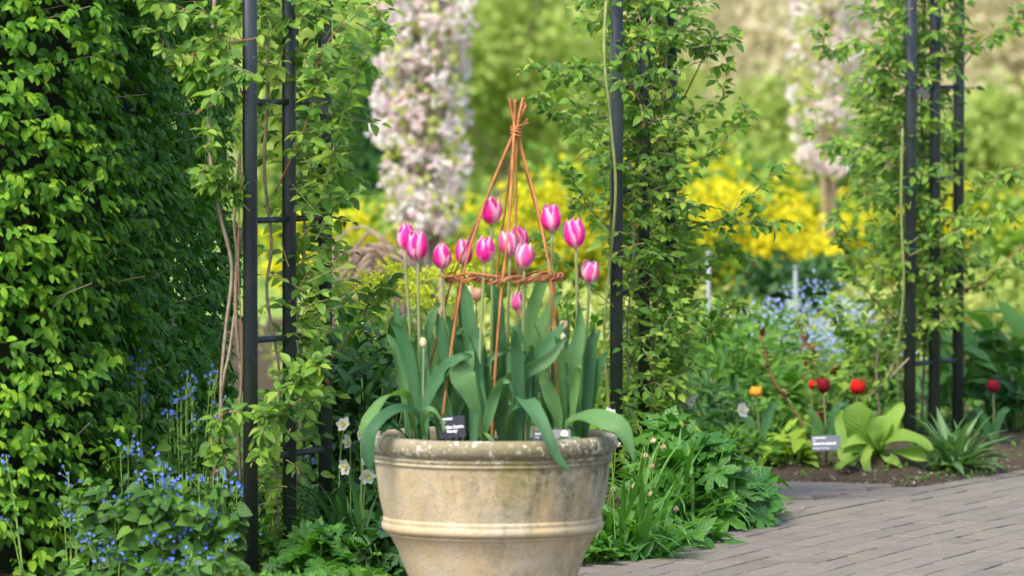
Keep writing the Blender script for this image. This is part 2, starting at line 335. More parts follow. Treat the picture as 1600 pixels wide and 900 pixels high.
MT['pink'] = petal_mat('pink_petal', (.80, .022, .30), (.92, .68, .78), (.75, .60, .55), .72)
MT['pink2'] = petal_mat('light_pink_petal', (.82, .10, .36), (.90, .66, .74), (.8, .68, .6))
MT['bud'] = petal_mat('bud_petal', (.72, .38, .26), (.70, .60, .38), (.42, .45, .18))
MT['bud_cream'] = petal_mat('cream_bud_petal', (.70, .62, .38), (.62, .58, .34), (.3, .38, .12))
MT['red'] = petal_mat('dark_red_petal', (.22, .006, .018), (.36, .012, .03), (.2, .01, .02), .7)
MT['scarlet'] = petal_mat('scarlet_petal', (.62, .012, .012), (.72, .03, .02), (.4, .02, .02), .7)
MT['orange'] = petal_mat('orange_petal', (.85, .33, .04), (.88, .60, .08), (.75, .5, .08))
def plain(name, c, rough=.4, spec=.5):
    m, n, b, out = newmat(name); tc = n.nodes.new('ShaderNodeTexCoord'); nz = noise(n, tc.outputs['Object'], 40, 4)
    n.links.new(mixc(n, mth(n, 'MULTIPLY', nz, .4), c, tuple(min(1, x * 1.35 + .004) for x in c)), b.inputs['Base Color'])
    n.links.new(mth(n, 'ADD', rough - .08, mth(n, 'MULTIPLY', nz, .16)), b.inputs['Roughness']); b.inputs['Specular IOR Level'].default_value = spec; return m
MT['label'] = plain('black_label', (.012, .013, .017), .3)
MT['label_grey'] = plain('grey_label', (.10, .115, .14), .35)
MT['print'] = plain('white_print', (.82, .83, .84), .5)

# ------------------------------------------------------------------ leaf templates (length 1 along +Y, normal +Z)
def strip(ts, ws, fold=.15, bend=.12, ybase=0.0, wave=0.0, ys=None):
    """ts positions, ws half widths (ts[0], ts[-1] are points if width 0)"""
    V = []; U = []; T = []; rows = []
    for i, (t, wd) in enumerate(zip(ts, ws)):
        y = t if ys is None else ys[i]
        z = -bend * t * t
        if wd == 0: rows.append([len(V)]); V.append((0, y, z)); U.append((0, t))
        else:
            rows.append([len(V), len(V) + 1, len(V) + 2])
            wz = wave * math.sin(t * 14)
            V += [(-wd, y, z + wd * fold * 2 + wz), (0, y, z), (wd, y, z + wd * fold * 2 - wz)]; U += [(-1, t), (0, t), (1, t)]
    for a, b in zip(rows, rows[1:]):
        if len(a) == 1 and len(b) == 3: T += [(a[0], b[1], b[0]), (a[0], b[2], b[1])]
        elif len(a) == 3 and len(b) == 1: T += [(a[0], a[1], b[0]), (a[1], a[2], b[0])]
        elif len(a) == 3: T += [(a[0], a[1], b[1]), (a[0], b[1], b[0]), (a[1], a[2], b[2]), (a[1], b[2], b[1])]
    return np.array(V, float), np.array(T), np.array(U, float)
def serr(w, fold, bend, n=9):
    ts = [0]; ws = [0]
    for i in range(1, n):
        t = i / n; b = w * (math.sin(math.pi * t ** .8)) ** .75
        ts.append(t); ws.append(b * (1.08 if i % 2 else .88))
    ts.append(1); ws.append(0); return strip(ts, ws, fold, bend)
def oval(w, fold, bend, n=5, pw=.8, e=.9, wave=0):
    ts = [0]; ws = [0]
    for i in range(1, n): t = i / n; ts.append(t); ws.append(w * math.sin(math.pi * t ** pw) ** e)
    ts.append(1); ws.append(0); return strip(ts, ws, fold, bend, wave=wave)
def heart(w, fold, bend):
    ts = [0.0, .06, .2, .4, .62, .82, 1]; ws = [0, .30 * w * 2, .95 * w, w, .72 * w, .38 * w, 0]
    ys = [.10, 0, .12, .36, .6, .82, 1]; return strip(ts, ws, fold, bend, ys=ys)
def palmate(lobes=7, depth=.42, bend=.25, teeth=True):
    V = [(0, 0, 0)]; U = [(0, 0)]; T = []; tot = R(300)
    pr = []
    for k in range(lobes):
        a = -tot / 2 + tot * k / (lobes - 1); L = 1 - .25 * abs(2 * k / (lobes - 1) - 1); hw = tot / (lobes - 1) / 2
        pr += [(a - hw, depth * L), (a - hw * .62, .74 * L), (a - hw * .30, .80 * L), (a, L), (a + hw * .30, .80 * L), (a + hw * .62, .74 * L)]
    pr.append((tot / 2 + tot / (lobes - 1) / 2, depth * .7))
    for a, r in pr:
        ph = ((a + tot / 2) / tot * (lobes - 1)); rid = abs(ph - round(ph)) * 2
        V.append((r * math.sin(a), r * math.cos(a), -bend * r * r - .10 * rid * r)); U.append((rid if rid < 1 else 1, r))
    for i in range(1, len(pr)): T.append((0, i + 1, i))
    return np.array(V, float), np.array(T), np.array(U, float)
def bladet(w, arch, n=7):
    """strap leaf rising along +Y then bending over towards -Z"""
    ts = np.linspace(0, 1, n + 1); V = []; U = []; T = []; y = z = 0; ang = 0
    prev = 0
    for i, t in enumerate(ts):
        if i:
            dt = t - prev; ang = arch * t ** 1.8; y += math.cos(ang) * dt; z -= math.sin(ang) * dt
        prev = t; wd = w * (.7 + .6 * math.sin(math.pi * min(1, t * .9))) * (1 - max(0, t - .75) / .25 * .97)
        V += [(-wd, y, z + wd * .5), (0, y, z), (wd, y, z + wd * .5)]; U += [(-1, t), (0, t), (1, t)]
    for i in range(n):
        a = i * 3; b = a + 3; T += [(a, a + 1, b + 1), (a, b + 1, b), (a + 1, a + 2, b + 2), (a + 1, b + 2, b + 1)]
    return np.array(V, float), np.array(T), np.array(U, float)
def quadleaf(w=.4, fold=.2):
    return (np.array([(0, 0, 0), (-w, .5, fold * w), (w, .5, fold * w), (0, 1, 0)], float), np.array([(0, 3, 1), (0, 2, 3)]), np.array([(0, 0), (-1, .5), (1, .5), (0, 1)], float))
def flower5(cup=.15):
    V = [(0, 0, 0)]; U = [(0, 0)]; T = []
    for k in range(5):
        a = 2 * math.pi * k / 5
        for da, r in ((-.5, .75), (0, 1.0), (.5, .75)):
            V.append((r * math.cos(a + da), r * math.sin(a + da), cup * r)); U.append((0, .5))
        b = 1 + k * 3; T += [(0, b, b + 1), (0, b + 1, b + 2)]
    return np.array(V, float), np.array(T), np.array(U, float)
TP = {'serr': [serr(.29, .22, .14), serr(.32, .12, .32), serr(.25, .30, .05), serr(.30, -.1, .45)],
      'rose': [oval(.27, .22, .15), oval(.30, .12, .28), oval(.24, .3, .08)],
      'lance': [oval(.17, .25, .25), oval(.15, .3, .45), oval(.19, .2, .1)],
      'heart': [heart(.42, .15, .2), heart(.45, .08, .3), heart(.40, .2, .12)],
      'salvia': [oval(.26, .12, .25, 9, .72, .8, .02), oval(.29, .1, .4, 9, .72, .8, .025), oval(.24, .2, .1, 9, .8, .8, .02)],
      'palm': [palmate(7, .40, .2), palmate(7, .36, .35), palmate(5, .4, .25)],
      'blade': [bladet(.020, .5), bladet(.018, 1.2), bladet(.022, 1.9), bladet(.02, 2.6)],
      'wblade': [bladet(.045, .35), bladet(.05, .9), bladet(.045, 1.5)],
      'quad': [quadleaf()], 'flower': [flower5()],
      'petal': [oval(.22, .1, -.15, 4)]}
TM = {}
def tmesh(kind, k, mat):
    key = (kind, k, mat)
    if key not in TM:
        a = Acc(); V, T, U = TP[kind][k]; a.add(V, T, U, 0); TM[key] = a.mesh(kind + '_leaf', MT[mat])
    return TM[key]

def frames(d, nrm, size):
    """columns x,y,z; y along d, z towards nrm"""
    d = d / np.linalg.norm(d, axis=1, keepdims=True)
    x = np.cross(d, nrm); x /= np.linalg.norm(x, axis=1, keepdims=True) + 1e-9
    z = np.cross(x, d); M = np.stack([x, d, z], axis=2); return M * np.asarray(size).reshape(-1, 1, 1)
def put_leaves(parent, pos, d, nrm, size, kind, mat, singles=0, score=None, name='leaf', sname='foliage', stuff=True):
    pos = np.asarray(pos, float); size = np.asarray(size, float); m = len(pos)
    M = frames(np.asarray(d, float), np.asarray(nrm, float), size); rn = rng.random(m); var = rng.integers(0, len(TP[kind]), m)
    pick = set()
    if singles > 0:
        sc = score if score is not None else (-pos[:, 1] * 1.0 + size * 2)
        pick = set(np.argsort(-np.asarray(sc))[:singles].tolist())
    for i in pick: inst(name, tmesh(kind, int(var[i]), mat), M4(M[i], pos[i]), parent)
    rest = np.array([i for i in range(m) if i not in pick], int)
    if len(rest):
        a = Acc()
        for k in range(len(TP[kind])):
            s = rest[var[rest] == k]; a.many(TP[kind][k], M[s], pos[s], rn[s])
        return a.obj(sname, MT[mat], parent, 'stuff' if stuff else None)
def unit(v): return v / (np.linalg.norm(v, axis=-1, keepdims=True) + 1e-9)
def rvec(m): return unit(rng.normal(size=(m, 3)))

# ================================================================== GROUND
PATH = np.array([(-6, 9), (-6, 14.9), (-.5, 15.12), (-.05, 15.9), (.12, 16.3), (.25, 16.72), (.5, 17.3), (.80, 17.95), (.87, 18.35), (.70, 18.8), (.5, 19.2), (.45, 19.8),
                 (.9, 19.62), (1.2, 19.52), (1.42, 19.36), (1.83, 20.15), (2.6, 21.2), (6, 23.5), (6, 9)], float)
def path_sd(X, Y):
    """distance to the path outline, positive outside it"""
    d = np.full(X.shape, 1e9); ins = np.zeros(X.shape, bool); n = len(PATH)
    for i in range(n):
        ax, ay = PATH[i]; bx, by = PATH[(i + 1) % n]; ex, ey = bx - ax, by - ay
        t = np.clip(((X - ax) * ex + (Y - ay) * ey) / (ex * ex + ey * ey), 0, 1)
        d = np.minimum(d, np.hypot(X - ax - t * ex, Y - ay - t * ey))
        c = ((ay > Y) != (by > Y)) & (X < (bx - ax) * (Y - ay) / (by - ay + 1e-12) + ax); ins ^= c
    return np.where(ins, -d, d)
def sstep(x): x = np.clip(x, 0, 1); return x * x * (3 - 2 * x)
def bed_h(X, Y):
    X = np.asarray(X, float); Y = np.asarray(Y, float); d = path_sd(X, Y)
    h = -.045 + sstep((d + .015) / .05) * .052 + sstep(d / .5) * .085 * (.35 + .65 * sstep((X + .5) / .8))
    return h
def gz(x, y): return float(bed_h(np.array([x]), np.array([y]))[0])
def build_ground():
    a = Acc(); S = 1500; a.add([(-S, -200, -.08), (S, -200, -.08), (S, 2500, -.08), (-S, 2500, -.08)], [(0, 1, 2), (0, 2, 3)])
    a.obj('ground', MT['grass_ground'], kind='structure')
    xs = np.arange(-4, 5.01, .04); ys = np.arange(13, 31.01, .04); X, Y = np.meshgrid(xs, ys); H = bed_h(X, Y)
    fl = H.ravel().copy(); xx = X.ravel(); yy = Y.ravel()
    for i in range(len(fl)):
        if fl[i] > -.03: fl[i] += .016 * mnoise.noise((xx[i] * 9, yy[i] * 9, 0)) + .008 * mnoise.noise((xx[i] * 30, yy[i] * 30, 3))
    V = np.stack([xx, yy, fl], 1); nx = len(xs); ny = len(ys); i = np.arange(nx * ny).reshape(ny, nx)
    q = np.stack([i[:-1, :-1], i[:-1, 1:], i[1:, 1:], i[1:, :-1]], -1).reshape(-1, 4)
    T = np.concatenate([q[:, [0, 1, 2]], q[:, [0, 2, 3]]]); b = Acc(); b.add(V, T); b.obj('soil', MT['soil'], kind='structure')
build_ground()
def build_path():
    a = Acc(); xs = np.arange(-6, 6.1, .1)
    a.add([(-6, 9, -.014), (6, 9, -.014), (6, 24, -.014), (-6, 24, -.014)], [(0, 1, 2), (0, 2, 3)])
    path = a.obj('path', MT['joint'], kind='structure')
    # brick template, chamfered top, unit frame built at true size
    def brick_me(L, W):
        h = .05; c = .0022; V = []
        for z, k in ((-h, 0), (-c * 1.2, 0), (0, c)):
            for sx, sy in ((-1, -1), (1, -1), (1, 1), (-1, 1)): V.append((sx * (L / 2 - k), sy * (W / 2 - k), z))
        T = []
        for r in (0, 4):
            for k in range(4): k2 = (k + 1) % 4; T += [(r + k, r + k2, r + k2 + 4), (r + k, r + k2 + 4, r + k + 4)]
        T += [(8, 9, 10), (8, 10, 11)]; return np.array(V, float), np.array(T), np.zeros((12, 2))
    BR = brick_me(.1985, .0960); aa = Acc(); aa.add(*BR); bme = aa.mesh('brick', MT['brick'], smooth=False)
    t0 = Vector((.385, .923)).normalized(); O = Vector((.607, 17.42)); cand = []
    nrm = Vector((t0.y, -t0.x))
    def pos(aq, bq):  # gentle arc
        k = .018; return O + t0 * aq + nrm * (bq + k * max(aq, -1.0) ** 2 * .8), t0 + nrm * (2 * k * .8 * max(aq, -1.0))
    for r in range(-2, 52):
        b0 = (r + .5) * .1005 + (.012 if r >= 0 else 0); sh = .1 * (r % 2) + random.uniform(-.01, .01)
        for c in range(-26, 26):
            aq = c * .2005 + sh; p, t = pos(aq, b0); cand.append((p.x, p.y, math.atan2(t.y, t.x), -1))
    for r in range(0, 30):          # paving beyond the edging turns across the view
        yb = 17.7 + r * .1005
        for c in range(-10, 16):
            x = .1 + c * .2005 + .1 * (r % 2); y = yb + x * .06; q = Vector((x, y)) - O; bb = q.dot(nrm) - .018 * .8 * max(q.dot(t0), -1) ** 2
            if bb < -.205 - .045: cand.append((x, y, math.atan(.06), 1))
    cand = [c for c in cand if -5 < c[0] < 5 and 10 < c[1] < 24]
    sd_ = path_sd(np.array([c[0] for c in cand]), np.array([c[1] for c in cand]))
    vis, rest = [], []
    for c, s in zip(cand, sd_):
        if s > .05: continue
        px = 800 + c[0] * F / c[1]; py = 82 + CH * F / c[1]
        (vis if (px > 905 and px < 1625 and py < 915 and s < .03) else rest).append(c)
    vis.sort(key=lambda c: c[1]); rest += vis[300:]; vis = vis[:300]
    def mat3(c):
        tl = Matrix.Rotation(c[2] + random.uniform(-.006, .006), 3, 'Z') @ Matrix.Rotation(random.gauss(0, .008), 3, 'X') @ Matrix.Rotation(random.gauss(0, .004), 3, 'Y')
        return tl
    path['_o'] = (0, 0, 0)
    for c in vis: inst('brick', bme, M4(mat3(c), (c[0], c[1], random.gauss(0, .001))), path)
    acc = Acc(); M = np.array([[list(r_) for r_ in mat3(c)] for c in rest]); L = np.array([(c[0], c[1], random.gauss(0, .001)) for c in rest])
    acc.many(BR, M, L, rng.random(len(rest))); acc.obj('brick_paving', MT['brick'], path, 'stuff', smooth=False)
build_path()

# ================================================================== HEDGE
def build_hedge():
    base = Vector((-1.2, 16.3, .06)); h = thing('hornbeam_hedge', 'tall clipped hornbeam hedge with ribbed leaves filling the left edge', 'hedge', base)
    # plan outline of its rounded end: (x, y)
    pl = smooth_path([(-2.6, 15.5, 0), (-1.75, 15.55, 0), (-1.38, 15.62, 0), (-1.18, 15.78, 0), (-1.08, 16.15, 0), (-.99, 16.8, 0), (-.92, 17.5, 0), (-.93, 18.3, 0)], 60)
    cum = [0]
    for p, q in zip(pl, pl[1:]): cum.append(cum[-1] + (q - p).length)
    tot = cum[-1]
    def at(s):
        k = min(max(np.searchsorted(cum, s) - 1, 0), len(pl) - 2); f = (s - cum[k]) / (cum[k + 1] - cum[k]); p = pl[k].lerp(pl[k + 1], f); t = (pl[k + 1] - pl[k]).normalized()
        return p, Vector((t.y, -t.x, 0))
    pos, d, nr, sz, sc, shady = [], [], [], [], [], []
    for layer, (off, cnt) in enumerate(((0, 3300), (-.05, 2600), (-.11, 1500))):
        for i in range(cnt):
            s = random.uniform(.75, tot); z = random.uniform(.02, 2.25); p, n = at(s); tan = Vector((-n.y, n.x, 0))
            bmp = .075 * mnoise.noise((s * 3, z * 3.2, 1)) + .04 * mnoise.noise((s * 8, z * 10, 5))
            q = p + n * (off + bmp + random.gauss(0, .012)); q.z = z
            sh = (tan * random.gauss(0, .8) + n * random.uniform(.25, 1.0) + Vector((0, 0, random.gauss(-.15, .28)))).normalized()
            pn = (Vector((0, -.25, 1)) * random.uniform(.6, 1) + n * random.uniform(0, .8) + Vector((random.gauss(0, .25), random.gauss(0, .25), 0))).normalized()
            sd = sh.cross(pn).normalized(); m = random.randint(3, 6); S0 = random.uniform(.028, .046); is_shady = q.x > -1.12 + random.gauss(0, .09) or (layer > 0 and random.random() < .8)  # right flank and inner layers take the leaves with painted shade
            for k in range(m):
                tip = k == m - 1; sg = 0 if tip else (1 if k % 2 else -1); size = S0 * (1 - .09 * k) * random.uniform(.8, 1.15)
                pos.append(q + sh * (.015 * (k - m / 2))); d.append(sh * (.75 if not tip else 1) + sd * sg * .8 + Vector((0, 0, -.32 - random.uniform(0, .25))) + Vector((random.gauss(0, .12), random.gauss(0, .12), 0)))
                nr.append(pn + Vector((random.gauss(0, .2), random.gauss(0, .2), 0))); sz.append(size)
                sc.append((bmp - layer * 1 + size * 3 + random.random() * .05) if (s > .95 and s < 2.9 and z < 1.66) else -9); shady.append(is_shady)
    pos = np.array(pos); d = np.array(d); nr = np.array(nr); sz = np.array(sz); sc = np.array(sc); shady = np.array(shady)
    a = ~shady; put_leaves(h, pos[a], d[a], nr[a], sz[a], 'serr', 'hedge', 210, sc[a], sname='lit_foliage')
    put_leaves(h, pos[shady], d[shady], nr[shady], sz[shady], 'serr', 'hedge_shade', 85, sc[shady], sname='shade_foliage')
    # woody heart of the hedge: a lumpy twig mass with inner shade painted in
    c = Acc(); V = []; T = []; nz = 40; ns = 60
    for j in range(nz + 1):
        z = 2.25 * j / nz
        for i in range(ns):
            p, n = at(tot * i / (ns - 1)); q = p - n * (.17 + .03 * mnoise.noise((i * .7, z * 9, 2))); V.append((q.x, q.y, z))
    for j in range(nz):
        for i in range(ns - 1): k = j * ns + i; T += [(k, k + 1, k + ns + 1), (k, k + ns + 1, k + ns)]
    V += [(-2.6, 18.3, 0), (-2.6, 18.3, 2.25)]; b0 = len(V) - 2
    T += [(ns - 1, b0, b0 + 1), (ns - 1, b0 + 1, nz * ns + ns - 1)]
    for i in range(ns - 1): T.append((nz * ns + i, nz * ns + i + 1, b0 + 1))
    c.add(V, T); c.obj('shaded_twig_core', MT['hcore'], h)
    t = Acc()
    for i in range(60):
        s = random.uniform(.9, tot); z = random.uniform(.1, 2.1); p, n = at(s); p.z = z
        e = p + n * .05 + Vector((random.gauss(0, .04), 0, random.uniform(.02, .12))); tube(t, [p - n * .16, p - n * .05 + Vector((0, 0, .02)), e], .003, .001, 4)
    t.obj('twigs', MT['wood_stem'], h, 'stuff')
MT['hcore'] = rough_mat('hedge_core', [(.012, .018, .008), (.02, .03, .01)], 30, .95, .8, .02)  # near-black tone holds the shade inside the hedge
build_hedge()

# ================================================================== COLUMNS
COLS = [dict(D=15.8, x=[391, 452, 508], dd=[0, .18, .36], r=[345, 532, 716, 160, -26], lab='nearest dark grey steel trellis column, between the hedge and the pot'),
        dict(D=18.24, x=[963, 1006, 1048], dd=[0, .16, .32], r=[297, 457, 619, 137, -24], lab='dark grey steel trellis column just behind the right of the pot'),
        dict(D=20.4, x=[1422, 1460, 1497], dd=[0, .15, .30], r=[281, 425, 569, 137, -7], lab='farthest dark grey steel trellis column in the bed at the right')]
def build_column(c):
    D = c['D']; b = P(c['x'][0], 700, D); t = thing('trellis_column', c['lab'], 'trellis', (b.x, D, 0), 'steel trellis columns along the path')
    ps = []
    for k in range(3):
        Dk = D + c['dd'][k]; p = P(c['x'][k], 450, Dk); ps.append(p); a = Acc(); zt = 2.5
        box(a, (p.x, Dk, zt / 2 - .05), .034 if k else .036, .034, zt + .1, R(14), .003); a.obj('post', MT['post'], t)
    for ry in c['r']:
        z = P(0, ry, D).z
        for k in range(2):
            p, q = ps[k], ps[k + 1]; a = Acc(); mid = (p + q) / 2; L = math.hypot(q.x - p.x, q.y - p.y) - .034
            box(a, (mid.x, mid.y, z + (.0 if k else 0)), L, .020, .016, math.atan2(q.y - p.y, q.x - p.x)); a.obj('rung', MT['post'], t)
    return t
columns = [build_column(c) for c in COLS]
MT['label_tag'] = plain('tag_plastic', (.05, .055, .06), .3)
def tie(col, px, py, D, mat='tie'):
    c = P(px, py, D); pts = [c + Vector((math.cos(a) * .027, math.sin(a) * .027, .003 * math.sin(a))) for a in [i / 16 * 2 * math.pi for i in range(17)]]
    tube_obj('tie', pts, .0013, MT[mat], col, .0013, 5)
for py in (135, 291, 388): tie(columns[2], 1422, py, 20.4)
tie(columns[0], 508, 696, 16.16, 'label_tag')
def hang_label(px, py, D, w, h, ang, lab):
    c = P(px, py, D); t = thing('plant_tag', lab, 'label', c, 'small tags tied to the columns'); a = Acc()
    M = Matrix.Rotation(ang, 3, 'Y'); V = [tuple(c + M @ Vector(v)) for v in ((-w / 2, -.001, -h / 2), (w / 2, -.001, -h / 2), (w / 2, -.001, h / 2), (-w / 2, -.001, h / 2), (-w / 2, .002, -h / 2), (w / 2, .002, -h / 2), (w / 2, .002, h / 2), (-w / 2, .002, h / 2))]
    a.add(V, [(0, 1, 2), (0, 2, 3), (4, 6, 5), (4, 7, 6), (0, 4, 5), (0, 5, 1), (1, 5, 6), (1, 6, 2), (2, 6, 7), (2, 7, 3), (3, 7, 4), (3, 4, 0)]); a.obj('plate', MT['label_tag'], t, smooth=False)
    tube_obj('wire', [c + M @ Vector((0, 0, h / 2 - .004)), c + M @ Vector((.004, .01, h / 2 + .02)), c + M @ Vector((.0, .03, h / 2 + .03))], .0012, MT['tie'], t, n=6, sides=4)
hang_label(505, 166, 15.95, .062, .030, R(40), 'small dark tag tied high on the right post of the nearest column')
hang_label(1443, 146, 20.35, .046, .026, R(42), 'small grey tag tied high beside the front post of the farthest column')

# ================================================================== CLIMBING ROSES
def env(tab, y):
    for (y0, a0, b0), (y1, a1, b1) in zip(tab, tab[1:]):
        if y0 <= y <= y1: f = (y - y0) / (y1 - y0); return lerp(a0, a1, f), lerp(b0, b1, f)
    return tab[-1][1:]
def build_rose(label, D, base, tab, nspray, canes, arms, axis_px, dens=None, lsize=(.030, .050), zn=(-.03, .46)):
    t = thing('climbing_rose', label, 'climbing rose', base, 'climbing roses on the columns')
    for pts, r, mat in canes:
        tube_obj('cane', [P(x, y, d_) for x, y, d_ in pts], r, MT[mat], t, r * .75, 7, max(14, len(pts) * 7), .25)
    pos, d, nr, sz, red = [], [], [], [], []; tw = Acc()
    def spray(p, dr, L, tipred):
        n = max(3, int(L / .024)); pts = []; q = Vector(p); v = Vector(dr).normalized()
        for i in range(n + 1):
            pts.append(q.copy()); q = q + v * (L / n); v = (v + Vector((random.gauss(0, .09), random.gauss(0, .09), -.045 + random.gauss(0, .06)))).normalized()
        tube(tw, pts, .0022, .0009, 4, random.random(), False)
        for i in range(1, n + 1):
            tip = i == n
            for sd_ in ((0,) if tip else (-1, 1)):
                if not tip and random.random() < .15: continue
                ax = (pts[i] - pts[i - 1]).normalized(); up = Vector((random.gauss(0, .35), random.gauss(-.45, .35), .8)).normalized(); side = ax.cross(up).normalized()
                dv = ax * (.55 if not tip else 1) + side * sd_ * .9 + Vector((0, 0, -.25)); s = random.uniform(*lsize) * (.5 if tipred and i > n * .7 else 1)
                pos.append(pts[i] + dv.normalized() * .004); d.append(dv); nr.append(up); sz.append(s); red.append(tipred and i > n * .7)
    ylo, yhi = tab[0][0], tab[-1][0]
    for i in range(nspray):
        y = random.uniform(ylo, yhi)
        if dens and random.random() > dens(y): continue
        a, b = env(tab, y); cx = env(axis_px, y); u = random.triangular(0, 1, .5); a += 26; b -= 26; x = lerp(a, b, u); ctr = (cx[0] + cx[1]) / 2
        Dd = D + random.uniform(zn[0], zn[1]); C_ = min(COLS, key=lambda c: abs(c['D'] - D))
        if any(abs(x - q) < 17 and Dd < D + e + .03 for q, e in zip(C_['x'], C_['dd'])) and random.random() < (.5 if D < 16 else .2): continue
        p = P(x, y, Dd)
        out = (x - ctr) / ((b - a) / 2 + 1); dr = Vector((out * .9 + random.gauss(0, .5), random.gauss(-.25, .5), random.uniform(-.3, .6)))
        spray(p, dr, random.uniform(.04, .10), random.random() < .14)
    for pts, r, mat, den in arms:      # long arching shoots
        pp = smooth_path([P(x, y, d_) for x, y, d_ in pts], 26); a_ = Acc(); tube(a_, pp, r, r * .4, 6, random.random(), knob=.2); a_.obj('shoot', MT[mat], t)
        for i in range(4, 26):
            if random.random() < den:
                tn = (pp[min(i + 1, 25)] - pp[i - 1]).normalized(); dr = tn * .5 + Vector((random.gauss(0, .4), random.gauss(-.2, .4), random.uniform(-.7, .8)))
                spray(pp[i], dr, random.uniform(.02, .05), i > 21 or random.random() < .06)
    pos = np.array(pos); d = np.array(d); nr = np.array(nr); sz = np.array(sz); red = np.array(red, bool)
    g = ~red
    put_leaves(t, pos[g], d[g], nr[g], sz[g], 'rose', 'rose', 270, None)
    put_leaves(t, pos[red], d[red], nr[red], sz[red], 'rose', 'rose_young', 30, None, sname='young_foliage')
    tw.obj('twigs', MT['green_cane'], t, 'stuff')
D1, D2, D3 = 15.8, 18.24, 20.4
build_rose('climbing rose with bare twisted grey stems on the nearest column beside the hedge', D1, (-.72, 15.9, .05),
    [(-60, 300, 640), (40, 300, 625), (110, 345, 610), (200, 385, 590), (300, 400, 555), (400, 405, 540), (480, 405, 535), (560, 410, 515), (640, 410, 505), (730, 405, 485), (800, 410, 480)], 620,
    [([(340, -60, 15.8), (331, 60, 15.78), (326, 160, 15.75), (330, 260, 15.75), (345, 340, 15.75), (362, 420, 15.75), (352, 520, 15.75), (345, 620, 15.75), (352, 740, 15.8)], .0058, 'wood_stem'),
     ([(385, 330, 15.9), (372, 400, 15.85), (368, 460, 15.82), (370, 520, 15.8), (377, 600, 15.8), (372, 650, 15.8), (376, 760, 15.85)], .0062, 'wood_stem'),
     ([(375, 240, 15.9), (366, 340, 15.85), (372, 430, 15.85), (360, 540, 15.85), (348, 600, 15.85), (338, 700, 15.85), (330, 790, 15.9)], .0048, 'wood_stem'),
     ([(410, -40, 16.1), (419, 120, 16.0), (413, 260, 15.95), (424, 380, 15.95), (417, 460, 15.95), (437, 590, 15.95), (430, 700, 15.95), (436, 860, 15.95)], .005, 'wood_stem'),
     ([(470, 260, 16.1), (476, 380, 16.1), (462, 480, 16.1), (470, 600, 16.1), (465, 760, 16.1)], .0042, 'wood_stem'),
     ([(377, 250, 15.7), (372, 400, 15.7), (376, 500, 15.72), (378, 610, 15.72)], .0022, 'red_cane')],
    [([(430, 300, 15.8), (480, 190, 15.72), (500, 90, 15.7), (545, 20, 15.7)], .003, 'red_cane', .8),
     ([(500, 320, 15.9), (530, 200, 15.8), (560, 110, 15.75), (600, 40, 15.75)], .003, 'green_cane', .9),
     ([(400, 60, 15.75), (340, 70, 15.7), (290, 90, 15.68), (235, 45, 15.65)], .003, 'red_cane', .75),
     ([(380, 150, 15.75), (330, 30, 15.7), (290, 15, 15.7), (200, -20, 15.65)], .0028, 'red_cane', .7),
     ([(420, 130, 15.65), (370, 110, 15.6), (330, 170, 15.6), (320, 260, 15.6)], .002, 'green_cane', .7),
     ([(390, 330, 15.75), (350, 290, 15.7), (320, 270, 15.7)], .002, 'green_cane', .9),
     ([(360, 100, 15.7), (330, 120, 15.68), (285, 100, 15.66)], .002, 'green_cane', .8),
     ([(440, 660, 15.72), (462, 600, 15.66), (480, 565, 15.65), (495, 570, 15.62)], .0026, 'red_cane', .9),
     ([(470, 640, 15.9), (420, 640, 15.66), (410, 700, 15.62)], .002, 'red_cane', .95),
     ([(380, 640, 15.8), (345, 650, 15.6), (330, 690, 15.6), (350, 720, 15.58)], .002, 'red_cane', .8),
     ([(520, 560, 16.4), (555, 510, 16.4), (590, 455, 16.4), (605, 440, 16.4)], .004, 'red_cane', .35)],
    [(-60, 440, 460), (800, 440, 460)], lambda y: 1.0 if y < 330 else (.62 if y < 620 else .30), zn=(.04, .46))
